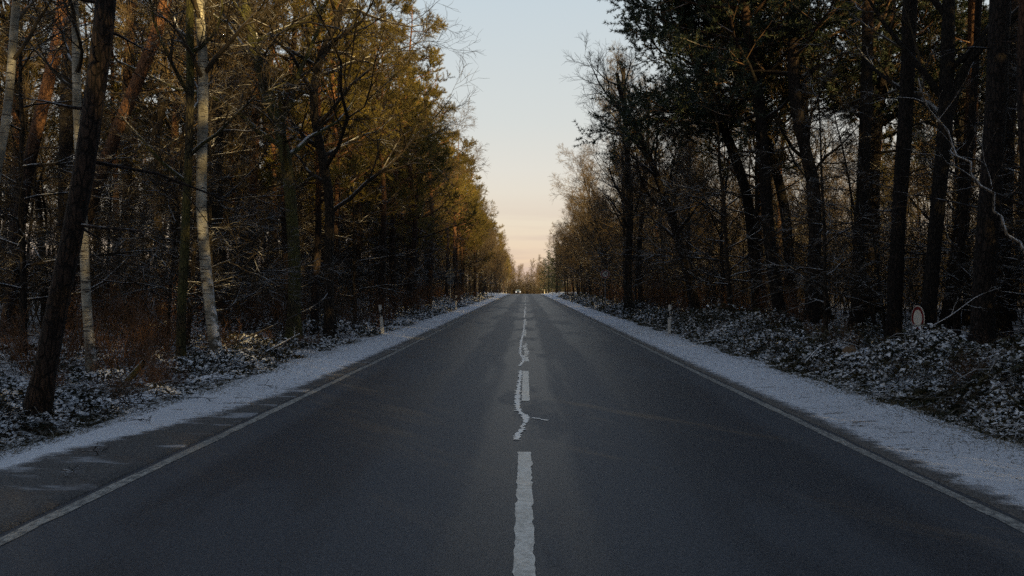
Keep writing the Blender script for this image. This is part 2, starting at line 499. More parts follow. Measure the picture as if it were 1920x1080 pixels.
def snowmat(name, layby):
    m, nt, b = new_mat(name)
    n1 = noise(nt, objcoord(nt, (1.1, 2.2, 1)), 2.0, 6.0, 0.68)      # wind streaks lying across the verge
    n2 = noise(nt, objcoord(nt), 15.0, 5.0, 0.75)
    n3 = noise(nt, objcoord(nt, (1, 0.3, 1)), 0.55, 2.0)
    tc = N(nt, 'ShaderNodeTexCoord'); s = N(nt, 'ShaderNodeSeparateXYZ'); nt.links.new(tc.outputs['Object'], s.inputs[0])
    ax = math_n(nt, 'ABSOLUTE', s.outputs['X'])
    wob = math_n(nt, 'ADD', math_n(nt, 'MULTIPLY', math_n(nt, 'SUBTRACT', n1, 0.5), 0.75), math_n(nt, 'MULTIPLY', math_n(nt, 'SUBTRACT', n2, 0.5), 0.30))
    axn = math_n(nt, 'ADD', ax, wob)
    a = math_n(nt, 'ADD', math_n(nt, 'MULTIPLY', n1, 0.50), math_n(nt, 'MULTIPLY', n2, 0.50))
    a = math_n(nt, 'ADD', a, math_n(nt, 'MULTIPLY', math_n(nt, 'SUBTRACT', n3, 0.5), 0.22))
    a = math_n(nt, 'ADD', a, mrange(nt, ax, 4.7, 3.6, 0.0, 0.06))
    bare = mrange(nt, a, 0.605, 0.665)
    dirt = mixc(nt, mrange(nt, n2, 0.35, 0.65), (0.06, 0.052, 0.044), (0.16, 0.135, 0.11))
    col = mixc(nt, mrange(nt, n3, 0.35, 0.7, 0.0, 0.5), (0.85, 0.87, 0.92), (0.70, 0.71, 0.75))
    col = mixc(nt, bare, col, dirt)
    fine = noise(nt, objcoord(nt), 55.0, 6.0, 0.8)
    grit = mixc(nt, mrange(nt, fine, 0.36, 0.64), (0.035, 0.034, 0.034), (0.17, 0.165, 0.16))
    wash = mrange(nt, axn, 3.70, 3.50)
    if layby:
        # old gritty asphalt reaching into the verge on the near left, with a tongue of snow across it
        lim = mrange(nt, s.outputs['Y'], 5.0, 11.5, 0.95, 0.0)
        wash = math_n(nt, 'MAXIMUM', wash, mrange(nt, math_n(nt, 'SUBTRACT', axn, lim), 3.80, 3.62))
        grit = mixc(nt, mrange(nt, noise(nt, objcoord(nt, (0.5, 2.0, 1)), 1.3, 5.0, 0.6), 0.55, 0.66, 0.0, 0.75), grit, (0.46, 0.47, 0.50))
        grit = mixc(nt, mrange(nt, noise(nt, objcoord(nt), 0.9, 3.0), 0.5, 0.65, 0.0, 0.5), grit, (0.12, 0.098, 0.085))
    col = mixc(nt, wash, col, grit)
    nt.links.new(col, b.inputs['Base Color'])
    b.inputs['Roughness'].default_value = 0.7
    bump(nt, b, math_n(nt, 'MULTIPLY', a, math_n(nt, 'SUBTRACT', 1.15, wash)), 0.07, 0.9)
    return m
M_snow = snowmat('thin verge snow', False)
M_snow_layby = snowmat('verge snow with old asphalt', True)

def floor_mat():
    m, nt, b = new_mat('forest floor')
    n1 = noise(nt, objcoord(nt), 0.9, 6.0, 0.65)
    n2 = noise(nt, objcoord(nt), 9.0, 5.0, 0.7)
    col = mixc(nt, mrange(nt, n2, 0.35, 0.65), (0.030, 0.022, 0.015), (0.075, 0.052, 0.034))
    a = math_n(nt, 'ADD', math_n(nt, 'MULTIPLY', n1, 0.5), math_n(nt, 'MULTIPLY', n2, 0.5))
    tc = N(nt, 'ShaderNodeTexCoord'); s = N(nt, 'ShaderNodeSeparateXYZ'); nt.links.new(tc.outputs['Object'], s.inputs[0])
    ax = math_n(nt, 'ABSOLUTE', s.outputs['X'])
    field = mrange(nt, ax, 44.0, 60.0, 0.0, 0.14)
    a = math_n(nt, 'ADD', a, field)
    a = math_n(nt, 'ADD', a, mrange(nt, ax, 15.0, 7.0, 0.0, 0.07))
    col = mixc(nt, mrange(nt, a, 0.47, 0.56), col, SNOW)
    nt.links.new(col, b.inputs['Base Color'])
    bump(nt, b, n2, 0.06, 0.8)
    return m
M_floor = floor_mat()

# ------------------------------------------------------------------ terrain
_sy = np.linspace(-100, 1600, 3401)
_sl = np.interp(_sy, [-100, 12, 34, 138, 172, 236, 320, 380, 1600], [0, 0, 0.0058, 0.0058, 0.0, -0.010, -0.012, 0.0, 0.0])
_rise = np.concatenate([[0], np.cumsum((_sl[1:] + _sl[:-1]) / 2 * np.diff(_sy))])
def rise(y): return np.interp(y, _sy, _rise)

def sstep(a, b, x):
    t = np.clip((np.asarray(x, float) - a) / (b - a), 0, 1); return t * t * (3 - 2 * t)

def ground(x, y):
    x = np.asarray(x, float); y = np.asarray(y, float)
    ax = np.abs(x)
    h = rise(y)
    off = 0.02 * sstep(3.9, 4.6, ax)
    lum = vnoise(x, y, 3, 0.55) * 0.10 + vnoise(x, y, 5, 0.16) * 0.22
    bank_r = 0.25 * sstep(5.0, 7.5, x) + 0.25 * sstep(8, 30, x)
    bank_l = (-0.12 * sstep(5.0, 6.5, -x) + 0.45 * sstep(8, 24, -x)) + 0.3 * sstep(45, 70, y) * sstep(5.4, 7, -x)
    return h + off + np.where(x > 0, bank_r, bank_l) + lum * sstep(4.6, 7.0, ax) - 0.012 * sstep(3.3, 3.8, 4.4 - ax)

def grid_mesh(name, xs, ys, zf, mat):
    X, Y = np.meshgrid(xs, ys)
    V = np.stack([X, Y, zf(X, Y)], axis=-1).reshape(-1, 3)
    nx, ny = len(xs), len(ys)
    i = np.arange(nx - 1)[None, :] + (np.arange(ny - 1) * nx)[:, None]
    f = np.stack([i, i + 1, i + nx + 1, i + nx], axis=-1).reshape(-1, 4)
    return make_mesh(name, [(V, f, 0)], [mat])

xs_pos = np.concatenate([np.arange(0, 4, 0.8), np.arange(4, 14, 0.3), np.arange(14, 40, 1.2), np.array([40, 44, 50, 58, 70, 90, 120, 170, 260, 420])])
xs = np.concatenate([-xs_pos[:0:-1], xs_pos])
ys = np.concatenate([np.arange(-90, 0, 4), np.arange(0, 40, 0.5), np.arange(40, 120, 1.5), np.arange(120, 400, 4), np.array([400, 440, 500, 600, 750])])
g = add_obj('ground', grid_mesh('ground', xs, ys, lambda x, y: ground(x, y), M_floor)); g['kind'] = 'structure'

ROAD_W = 3.78
xr = np.linspace(-ROAD_W, ROAD_W, 9)
yr = np.concatenate([np.arange(-60, 120, 1.5), np.arange(120, 345, 3)])
def crown(x): return 0.012 * (1 - (np.asarray(x) / ROAD_W) ** 2)
def roadz(x, y): return rise(y) + 0.010 + crown(x)
def rz1(x, y, e=0.0): return float(roadz(x, y)) + e
road = add_obj('road', grid_mesh('road', xr, yr, roadz, M_asphalt)); road['kind'] = 'structure'

def strip(name, pts, widths, mat, lift, rag=0.0, seed=0, kind='structure', thick=0.0):
    """flat strip on the road along pts (x,y), widths in metres, ragged edges"""
    r = np.random.default_rng(seed)
    pts = np.asarray(pts, float); widths = np.asarray(widths, float)
    d = norm(np.gradient(pts, axis=0)); nrm = np.stack([-d[:, 1], d[:, 0]], 1)
    a = pts + nrm * (widths / 2 + r.normal(0, rag, len(pts)))[:, None]
    c = pts - nrm * (widths / 2 + r.normal(0, rag, len(pts)))[:, None]
    za = roadz(a[:, 0], a[:, 1]) + lift; zc = roadz(c[:, 0], c[:, 1]) + lift
    zm = roadz(pts[:, 0], pts[:, 1]) + lift
    n = len(pts)
    V = np.concatenate([np.column_stack([a, za]), np.column_stack([pts, zm]), np.column_stack([c, zc])])
    i = np.arange(n - 1)
    f = np.concatenate([np.stack([i, i + n, i + n + 1, i + 1], 1), np.stack([i + n, i + 2 * n, i + 2 * n + 1, i + n + 1], 1)])
    o = add_obj(name, make_mesh(name, [(V, f[:, ::-1], 0)], [mat]))
    if kind: o['kind'] = kind
    return o

# lay-by of gritty old asphalt on the near left, repair patches, lines
def px_road(px, py):                     # photograph pixel -> spot on the flat near road
    y = F_PX * CAM_H / (py - 545.0)
    return ((px - 985.0) / F_PX * y, y)

def patch(name, corners, mat, lift, seed):
    r = np.random.default_rng(seed)
    (x0, y0), (x1, y1) = corners
    pts = np.column_stack([np.full(24, (x0 + x1) / 2), np.linspace(y0, y1, 24)])
    return strip(name, pts, np.full(24, abs(x1 - x0)), mat, lift, 0.012, seed)

for sgn, nm in ((-1, 'edge_line'), (1, 'edge_line.001')):
    yl = np.concatenate([np.arange(-8, 60, 0.25), np.arange(60, 330, 1.5)])
    xl = np.full(len(yl), sgn * 3.32)
    strip(nm, np.column_stack([xl, yl]), np.full(len(yl), 0.115), M_paint_edge, 0.004, 0.007, 20 + sgn)

def dash(y0, y1, x, w, seed, rag=0.012):
    k = max(12, int((y1 - y0) / 0.06))
    pts = np.column_stack([np.full(k, x), np.linspace(y0, y1, k)])
    return strip('lane_dash', pts, np.full(k, w), M_paint, 0.004, rag, seed)
dash(3.2, 7.30, -0.008, 0.125, 31, 0.006)
dash(10.67, 14.64, 0.005, 0.115, 32, 0.004)
# two worn dashes further on, broken into fragments
rr = np.random.default_rng(5)
for (a, b_) in ((16.6, 22.0), (25.5, 29.5), (33.0, 39.0), (45.0, 51.0), (57.0, 63.0), (69.0, 75.0), (81, 87), (93, 99), (105, 111), (117, 123)):
    y = a
    while y < b_:
        L = rr.uniform(0.25, 0.9) * (1 + a / 40)
        dash(y, min(y + L, b_), rr.uniform(-0.03, 0.03), rr.uniform(0.08, 0.12), int(y * 10), 0.010)
        y += L + rr.uniform(0.05, 0.2) * (1 + a / 60)
# the pale wandering strip of old paint and filler beside the joint
wig_px = [(966.7, 829, 9), (972, 818, 10), (980.5, 804, 10), (986, 790, 10), (985, 783, 10), (976, 777, 9), (970.8, 772, 9), (969.6, 754, 8.5), (971, 740, 7.5), (972.8, 726, 6),
          (975, 712, 5.5), (976.4, 697, 6)]
def wig(seg, seed):
    P = np.array([px_road(a, b_) for a, b_, w in seg]); W = np.array([w / F_PX * CAM_H * F_PX / (b_ - 545.0) for a, b_, w in seg])
    s = np.concatenate([[0], np.cumsum(np.linalg.norm(np.diff(P, axis=0), axis=1))]); u = np.arange(0, s[-1], 0.045)
    pts = np.column_stack([np.interp(u, s, P[:, 0]), np.interp(u, s, P[:, 1])])
    pts[2:-2] = (pts[:-4] + pts[1:-3] + pts[2:-2] + pts[3:-1] + pts[4:]) / 5
    strip('worn_line', pts, np.interp(u, s, W), M_filler, 0.007, 0.016, seed)
wig(wig_px, 50)
wig([(974, 689, 5), (979, 683, 5), (982, 676, 5), (979, 671, 4.5), (975.6, 667, 4), (975.5, 658, 3.8), (976.5, 650, 4), (977, 643, 5), (978.3, 638, 4), (981, 630, 3.2), (982, 622, 3.2), (983, 612, 2.6), (983, 604, 2.4)], 51)
wig([(983, 600, 2.0), (984, 592, 2.0), (983.5, 585, 1.8)], 52)
wig([(999, 787, 5), (1010, 788.5, 5), (1020, 791, 6), (1030, 793, 5)], 53)

# snow verges
def verge(sgn, name):
    yv = np.concatenate([np.arange(-10, 40, 0.25), np.arange(40, 120, 1.0), np.arange(120, 330, 4)])
    r = np.random.default_rng(70 + sgn)
    n1 = np.interp(yv, np.arange(-12, 340, 1.1), r.normal(0, 1, 320)); n2 = np.interp(yv, np.arange(-12, 340, 0.45), r.normal(0, 1, 783))
    inner = 3.43 + 0.012 * n1 + 0.008 * n2
    outer = np.full(len(yv), 6.3)
    u = np.concatenate([[0.0], np.linspace(0.0, 1, 11)])
    X = inner[:, None] + (outer - inner)[:, None] * u[None, :] ** 1.2; X[:, 1] += 0.006
    Y = np.repeat(yv[:, None], 12, 1)
    wav = 0.010 * vnoise(X, Y, 9, 3.0) + 0.006 * vnoise(X, Y, 19, 9.0)
    Z = np.maximum(ground(sgn * X, Y) + 0.034 + wav, rise(Y) + 0.022) * sstep(3.6, 4.1, X) + (rise(Y) + 0.022) * (1 - sstep(3.6, 4.1, X))
    Z[:, 0] = rise(yv) - 0.02
    Z[:, -1] -= 0.25
    V = np.stack([sgn * X, Y, Z], -1).reshape(-1, 3)
    nx, ny = 12, len(yv)
    i = np.arange(nx - 1)[None, :] + (np.arange(ny - 1) * nx)[:, None]
    f = np.stack([i, i + 1, i + nx + 1, i + nx], -1).reshape(-1, 4)
    if sgn < 0: f = f[:, ::-1]
    o = add_obj(name, make_mesh(name, [(V, f, 0)], [M_snow_layby if sgn < 0 else M_snow])); o['kind'] = 'structure'
verge(-1, 'snow_verge'); verge(1, 'snow_verge.001')

# ------------------------------------------------------------------ tree builders
def needles(rng, P, B, length, width, spread, t0=0.25, nt_=3):
    """tufts of B blades round points on twigs P [N,K,3]"""
    N_, K, _ = P.shape
    T = norm(np.gradient(P, axis=1))
    pts, ax = [], []
    for t in np.linspace(t0, 1.0, nt_):
        tt = np.full(N_, t)
        pts.append(interp(P, tt)); ax.append(interp(T, tt))
    pts = np.concatenate(pts); ax = norm(np.concatenate(ax))
    pts = np.repeat(pts, B, 0); ax = np.repeat(ax, B, 0)
    M = len(pts)
    d = norm(ax * 0.7 + rng.normal(0, spread, (M, 3)) + np.array([0, 0, 0.12]))
    L = length * rng.uniform(0.7, 1.25, M)
    s = norm(np.cross(d, rng.normal(0, 1, (M, 3)))) * (width / 2)
    V = np.stack([pts - s, pts + s, pts + d * L[:, None]], 1).reshape(-1, 3)
    return V, np.arange(M * 3).reshape(-1, 3)

def pine_parts(rng, TP, TR, crown0=0.45, n1=26, reach=3.0, blades=14, stubs=10, n2=7, n3=7, bias=None, needle_w=0.0185, needle_l=0.125, snowy=False, crown_top=1.0):
    H = TP[0, -1, 2]
    B1, R1 = grow(rng, TP, TR, n1, crown0, crown_top, 1.25, 0.22, lambda t, pl: reach * (1.05 - 0.72 * np.clip((t - crown0) / (1 - crown0), 0, 1) ** 1.4), 6, up=0.10, wig=0.16, rr=0.5, rtip=0.010, bias=bias, rmax=0.07)
    B2, R2 = grow(rng, B1, R1, n2, 0.32, 1.0, 0.85, 0.2, lambda t, pl: pl * (0.55 - 0.3 * t), 4, up=0.10, wig=0.14, rr=0.6, rtip=0.006, flat=0.7, rmax=0.03)
    B3, R3 = grow(rng, B2, R2, n3, 0.25, 1.0, 0.8, 0.25, lambda t, pl: 0.16 + pl * 0.28, 3, up=0.16, wig=0.1, rr=0.6, rtip=0.004, rmax=0.012)
    parts_t = [(*tubes(TP, TR, 10), 0), (*tubes(B1, R1, 5), 0)]
    if stubs:
        S1, SR1 = grow(rng, TP, TR, stubs, 0.14, crown0, 1.4, 0.2, lambda t, pl: 0.5 + 1.6 * rng.random(len(t)), 4, up=-0.04, wig=0.12, rr=0.3, rtip=0.004, rmax=0.025)
        S2, SR2 = grow(rng, S1, SR1, 3, 0.3, 0.95, 0.7, 0.2, lambda t, pl: pl * 0.4, 3, wig=0.15, rtip=0.003)
        parts_t += [(*tubes(S1, SR1, 4), 0), (*tubes(S2, SR2, 3), 0)]
    parts_c = [(*tubes(B2, R2, 3), 1), (*tubes(B3, R3, 3), 1)]
    v, f = needles(rng, B3, blades, needle_l, needle_w, 0.65, 0.2, 5)
    parts_c.append((v, f, 0))
    return parts_t, parts_c

def bare_parts(rng, TP, TR, t0=0.25, n1=18, reach=0.34, ang=0.8, up=0.10, n2=7, n3=6, n4=5, bias=None, wig=0.16, taper=0.6, rt=0.0045, flat=0.0, sides=9, a2=0.75):
    H = np.linalg.norm(np.diff(TP, axis=1), axis=2).sum()
    B1, R1 = grow(rng, TP, TR, n1, t0, 0.98, ang, 0.18, lambda t, pl: pl * reach * (1.05 - taper * t), 8, up=up, wig=wig, rr=0.55, rtip=0.008, bias=bias, flat=flat, rmax=0.12)
    B2, R2 = grow(rng, B1, R1, n2, 0.22, 0.98, a2, 0.2, lambda t, pl: pl * (0.62 - 0.38 * t), 6, up=up * 0.7, wig=wig, rr=0.6, rtip=0.006, flat=flat, rmax=0.05)
    B3, R3 = grow(rng, B2, R2, n3, 0.2, 1.0, 0.7, 0.2, lambda t, pl: pl * (0.55 - 0.25 * t), 4, up=up * 0.7, wig=wig, rr=0.6, rtip=rt * 1.15, flat=flat * 0.7, rmax=0.02)
    parts_t = [(*tubes(TP, TR, sides), 0), (*tubes(B1, R1, 6), 0)]
    parts_c = [(*tubes(B2, R2, 4), 0), (*tubes(B3, R3, 3), 0)]
    if n4:
        B4, R4 = grow(rng, B3, R3, n4, 0.25, 1.0, 0.65, 0.22, lambda t, pl: 0.12 + pl * 0.5, 3, up=up * 0.6, wig=wig, rr=0.7, rtip=rt, rmax=0.01)
        parts_c.append((*tubes(B4, R4, 3), 0))
    return parts_t, parts_c

def spruce_parts(rng, H=13, r0=0.17):
    TP, TR = trunk_line(rng, H, r0, 14, 0.006)
    B1, R1 = grow(rng, TP, TR, 70, 0.08, 0.99, 1.5, 0.12, lambda t, pl: 0.25 + H * 0.20 * (1 - t) ** 0.85, 5, up=0.05, wig=0.05, rr=0.4, rtip=0.006, rmax=0.04)
    B2, R2 = grow(rng, B1, R1, 8, 0.2, 1.0, 0.85, 0.15, lambda t, pl: 0.15 + pl * (0.38 - 0.25 * t), 3, up=-0.04, wig=0.08, rr=0.5, rtip=0.004, flat=0.8, rmax=0.02)
    v, f = needles(rng, B2, 8, 0.16, 0.05, 0.5, 0.15)
    v2, f2 = needles(rng, B1, 10, 0.16, 0.05, 0.5, 0.3)
    return [(*tubes(TP, TR, 8), 0), (*tubes(B1, R1, 4), 0)], [(*tubes(B2, R2, 3), 1), (v, f, 0), (v2, f2, 0)]

def proto(tname, pt, pc, mt, mc):
    return (tname, make_mesh('trunk', pt, mt), make_mesh('crown', pc, mc))

def bias_vec(r, s): return (s, r.normal(0, 0.08), 0.02)

# prototypes: +X is the side that reaches out towards the light above the road
r_ = np.random.default_rng(21)
PINES, BARES, BEECH, SPRUCES, SHRUBS = [], [], [], [], []
for k, (H, r0, c0, reach, kink) in enumerate(((17.0, 0.20, 0.46, 3.1, 0.25), (18.5, 0.23, 0.52, 3.4, -0.35), (15.5, 0.17, 0.34, 2.8, 0.15), (16.5, 0.21, 0.28, 3.4, 0.5))):
    TP, TR = trunk_line(r_, H, r0, 18, 0.022, (r_.normal(0, 0.015), r_.normal(0, 0.015)), kink=kink)
    pt, pc = pine_parts(r_, TP, TR, c0, 26, reach, 13, 14, bias=(0.22, 0, 0) if k in (2, 3) else None)
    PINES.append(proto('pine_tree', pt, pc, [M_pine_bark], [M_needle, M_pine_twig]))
for k, (H, r0, t0, reach, ang, lean, kink) in enumerate(((16.0, 0.19, 0.30, 0.32, 0.72, 0.06, 0.3), (14.0, 0.16, 0.18, 0.36, 0.85, 0.10, -0.2), (17.0, 0.17, 0.35, 0.26, 0.55, 0.02, 0.15),
                                                   (13.0, 0.14, 0.15, 0.38, 0.80, 0.05, 0.25), (15.0, 0.15, 0.22, 0.30, 0.62, 0.12, -0.3))):
    TP, TR = trunk_line(r_, H, r0, 16, 0.03, (lean, r_.normal(0, 0.02)), kink=kink)
    pt, pc = bare_parts(r_, TP, TR, t0, 22, reach, ang, 0.10, 7, 6, 6, bias=(0.16, 0, 0), rt=0.0065)
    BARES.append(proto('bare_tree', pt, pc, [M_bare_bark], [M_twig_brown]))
for k, (H, r0) in enumerate(((7.0, 0.055), (9.0, 0.075), (5.0, 0.04))):
    TP, TR = trunk_line(r_, H, r0, 14, 0.03, (0.05, 0), rtip=0.006, flare=1.15)
    pt, pc = bare_parts(r_, TP, TR, 0.10, 20, 0.36, 1.25, 0.02, 7, 5, 3, bias=(0.15, 0, 0), wig=0.12, taper=0.75, flat=0.35, sides=6, rt=0.0035)
    BEECH.append(proto('young_tree', pt, pc, [M_bare_bark], [M_twig]))
for k in range(2):
    pt, pc = spruce_parts(r_, 13 - 2 * k, 0.17)
    SPRUCES.append(proto('spruce_tree', pt, pc, [M_pine_dark], [M_spruce, M_pine_twig]))

def shrub_proto(rng, n, H, mat, spread=0.9):
    a = rng.uniform(0, 6.28, n); rad = rng.uniform(0, 0.5, n) ** 1.0
    P = np.zeros((n, 6, 3)); P[:, 0] = np.stack([np.cos(a) * rad, np.sin(a) * rad, np.full(n, -0.1)], 1)
    d = norm(np.stack([np.cos(a) * 0.30 * spread, np.sin(a) * 0.30 * spread, np.ones(n)], 1) + rng.normal(0, 0.10, (n, 3)))
    L = H * rng.uniform(0.55, 1.1, n)
    for k in range(1, 6):
        P[:, k] = P[:, k - 1] + d * (L / 5)[:, None]; d = norm(d + rng.normal(0, 0.09, (n, 3)))
    R = np.linspace(0.013, 0.004, 6)[None, :] * np.ones((n, 1))
    B2, R2 = grow(rng, P, R, 9, 0.15, 1.0, 0.6, 0.2, lambda t, pl: pl * (0.42 - 0.25 * t), 4, up=0.08, wig=0.14, rr=0.7, rtip=0.003)
    B3, R3 = grow(rng, B2, R2, 4, 0.2, 1.0, 0.6, 0.2, lambda t, pl: 0.1 + pl * 0.4, 3, up=0.06, wig=0.14, rr=0.7, rtip=0.0028)
    return ('bare_shrub', make_mesh('stems', [(*tubes(P, R, 4), 0)], [mat]), make_mesh('twigs', [(*tubes(B2, R2, 3), 0), (*tubes(B3, R3, 3), 0)], [mat]))
SHRUBS.append(shrub_proto(r_, 16, 2.4, M_red_shrub))
SHRUBS.append(shrub_proto(r_, 22, 1.7, M_red_shrub, 1.4))
SHRUBS.append(shrub_proto(r_, 13, 3.4, M_twig, 1.0))

def plant_copy(pr, x, y, rz, sc, label, cat, group, tilt=(0, 0), sink=0.05, names=('trunk', 'crown'), zl=None):
    root = empty(pr[0], (x, y, float(ground(x, y)) - sink), rz)
    root.rotation_euler = (tilt[0], tilt[1], rz)
    root.scale = (sc, sc, sc)
    tag(root, label, cat, group)
    add_obj(names[0], pr[1], root); add_obj(names[1], pr[2], root)
    if zl: remember(root, label, x, y, zl)
    return root

# ------------------------------------------------------------------ trees one can tell apart, placed by where they stand
def at(px, py, y):                        # photograph pixel + distance -> point in the place
    return np.array([(px - 985.0) / F_PX * y, y, CAM_H - (py - 545.0) / F_PX * y])

HERO_XY = []
def hero(name, label, cat, y, path, r0, r1, height, kind, seed, mt, mc, pname='trunk', **kw):
    """path: pixels up the trunk; the rest of the trunk goes on to 'height' above the frame"""
    rg = np.random.default_rng(seed)
    pts = [at(px, py, y) for px, py in path]
    x0 = pts[0][0]
    gz = float(ground(x0, y))
    base = pts[0].copy(); base[2] = gz - 0.15
    pts = [base] + [p for p in pts[0:] if p[2] > gz + 0.25]
    d = norm(pts[-1] - pts[-2])
    top = pts[-1]
    if height > top[2]:
        d2 = norm(d + np.array([0, 0, 0.6]))
        ex = (height - top[2])
        pts.append(top + d2 * ex * 0.5); pts.append(top + d2 * ex * 0.5 + np.array([0, 0, ex * 0.5]))
    P = resample(np.array(pts), 20)
    org = np.array([x0, y, gz])
    P = (P - org)[None]
    u = np.linspace(0, 1, 20)
    zz = P[0, :, 2]
    R = (r1 + (r0 - r1) * (1 - u) ** 0.8) * (1 + 0.7 * np.exp(-np.clip(zz, 0, 99) / 0.28))
    root = empty(name, tuple(org)); tag(root, label, cat)
    if kind == 'pine':
        pt, pc = pine_parts(rg, P, R[None], **kw)
    else:
        pt, pc = bare_parts(rg, P, R[None], **kw)
    if mt[0] is M_birch: pc.append(pt.pop(1))
    v, f, mi = pt[0]
    P12, R12 = P, R[None]
    v, f = tubes(P12, R12, 14)
    pt[0] = (rough_trunk(v, 0.006, seed), f, 0)
    add_obj(pname, make_mesh('trunk', pt, mt), root); add_obj('crown', make_mesh('crown', pc, mc), root)
    HERO_XY.append((x0, y))
    return root, P[0] + org, R

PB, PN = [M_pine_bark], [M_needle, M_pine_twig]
PD = [M_pine_dark]
BB, BT = [M_bare_bark], [M_twig]
low = dict(n1=16, blades=5, n2=6, n3=5, needle_w=0.028, needle_l=0.15)
# left side
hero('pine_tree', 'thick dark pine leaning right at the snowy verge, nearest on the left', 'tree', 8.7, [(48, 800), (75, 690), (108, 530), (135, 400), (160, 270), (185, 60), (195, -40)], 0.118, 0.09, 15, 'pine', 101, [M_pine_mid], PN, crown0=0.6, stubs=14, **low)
hero('birch_tree', 'slim pale birch just right of the thick leaning pine', 'tree', 15.0, [(168, 692), (152, 560), (148, 430), (140, 300), (132, 180), (136, 90), (128, -20)], 0.092, 0.06, 13, 'bare', 102, [M_birch], BT, t0=0.35, n1=14, reach=0.25, n4=3)
hero('birch_tree', 'white forked birch with flaky snowy foot beside the left verge', 'tree', 16.2, [(408, 683), (392, 600), (380, 500), (370, 400), (373, 290), (379, 170), (376, 90), (366, -20)], 0.122, 0.075, 14, 'bare', 103, [M_birch], BT, t0=0.42, n1=14, reach=0.24, ang=0.5, n4=3)
hero('oak_tree', 'green mossy oak with snow in its fork on the left', 'tree', 23.0, [(548, 645), (552, 520), (545, 400), (535, 290), (522, 230), (500, 180), (470, 90), (455, 0)], 0.20, 0.10, 16, 'bare', 104, [M_moss_bark], BT, t0=0.30, n1=20, reach=0.42, ang=0.95, up=0.05, n2=8, n3=6, n4=5, wig=0.2)
hero('oak_tree', 'dark crooked oak with long spreading limbs behind the mossy oak', 'tree', 25.0, [(618, 630), (612, 500), (622, 380), (600, 280), (575, 180), (600, 90), (650, 0)], 0.17, 0.09, 16, 'bare', 105, BB, BT, t0=0.25, n1=22, reach=0.44, ang=1.05, up=0.04, n2=8, n3=6, n4=5, bias=(0.2, 0, 0), wig=0.2)
hero('mossy_tree', 'short dark trunk with mossy foot between the two birches', 'tree', 16.0, [(333, 690), (335, 600), (340, 480), (345, 380), (352, 200), (350, 0)], 0.10, 0.06, 12, 'bare', 106, [M_moss_bark], BT, t0=0.3, n1=12, reach=0.28, n4=3)
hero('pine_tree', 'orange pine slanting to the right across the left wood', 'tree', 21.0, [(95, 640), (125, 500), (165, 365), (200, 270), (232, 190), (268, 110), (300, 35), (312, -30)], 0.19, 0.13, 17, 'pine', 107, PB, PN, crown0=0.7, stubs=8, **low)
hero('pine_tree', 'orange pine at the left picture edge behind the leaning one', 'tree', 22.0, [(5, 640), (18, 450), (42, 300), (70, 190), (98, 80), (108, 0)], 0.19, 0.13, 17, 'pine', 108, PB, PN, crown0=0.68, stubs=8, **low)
hero('birch_tree', 'pale birch with steep snowy limbs at the far left edge', 'tree', 12.0, [(-60, 720), (-45, 500), (-22, 330), (4, 200), (17, 110), (6, 50), (20, -30)], 0.07, 0.045, 12, 'bare', 109, [M_birch], BT, t0=0.42, n1=12, reach=0.3, ang=0.75, n4=3)
hero('pine_tree', 'straight dark pine behind the slim birch', 'tree', 24.0, [(112, 640), (112, 400), (115, 200), (122, 0)], 0.22, 0.16, 18, 'pine', 110, PD, PN, crown0=0.6, stubs=10, **low)
hero('pine_tree', 'dark pine rising behind the white forked birch', 'tree', 30.0, [(232, 620), (232, 400), (228, 200), (240, 0)], 0.22, 0.15, 18, 'pine', 111, PD, PN, crown0=0.55, stubs=10, **low)
hero('pine_tree', 'reddish pine between the mossy oak and the white forked birch', 'tree', 32.0, [(470, 610), (468, 400), (478, 200), (470, 20)], 0.19, 0.13, 18, 'pine', 112, PB, PN, crown0=0.55, stubs=10, **low)
# right side
hero('bare_tree', 'dark bare tree leaning over the verge, right of the delineator post', 'tree', 34.0, [(1306, 585), (1280, 480), (1255, 400), (1228, 320), (1195, 245), (1165, 190)], 0.21, 0.08, 11.5, 'bare', 201, BB, BT, t0=0.28, n1=20, reach=0.36, ang=0.65, up=0.10, bias=(-0.15, 0, 0.05))
hero('bare_tree', 'twin bare trunk standing behind the speed limit sign', 'tree', 45.0, [(1178, 590), (1176, 500), (1182, 400), (1176, 300), (1170, 200)], 0.24, 0.12, 15, 'bare', 202, BB, BT, t0=0.3, n1=18, reach=0.3, ang=0.5)
hero('bare_tree', 'slender trunk just right of the twin trunk', 'tree', 47.0, [(1202, 585), (1196, 480), (1206, 380), (1214, 260)], 0.17, 0.09, 14, 'bare', 203, BB, BT, t0=0.35, n1=16, reach=0.3, ang=0.5)
hero('pine_tree', 'tall pine with a broad frosted crown hanging towards the road', 'tree', 29.0, [(1420, 590), (1412, 480), (1400, 360), (1370, 280), (1330, 170), (1290, 90)], 0.22, 0.13, 13.8, 'pine', 204, PD, [M_needle_snow, M_pine_twig], crown0=0.52, stubs=8, n1=32, reach=4.1, blades=12, n2=8, n3=8, needle_w=0.025, needle_l=0.145, bias=(-0.12, 0, 0.03))
hero('pine_tree', 'frosted pine with two dark stems behind the brambles', 'tree', 25.0, [(1462, 600), (1440, 470), (1432, 330), (1424, 200), (1400, 60)], 0.20, 0.14, 14.5, 'pine', 205, PD, [M_needle_snow, M_pine_twig], crown0=0.45, stubs=8, n1=28, reach=4.2, blades=12, n2=8, n3=7, needle_w=0.025, needle_l=0.145, bias=(-0.2, 0, 0))
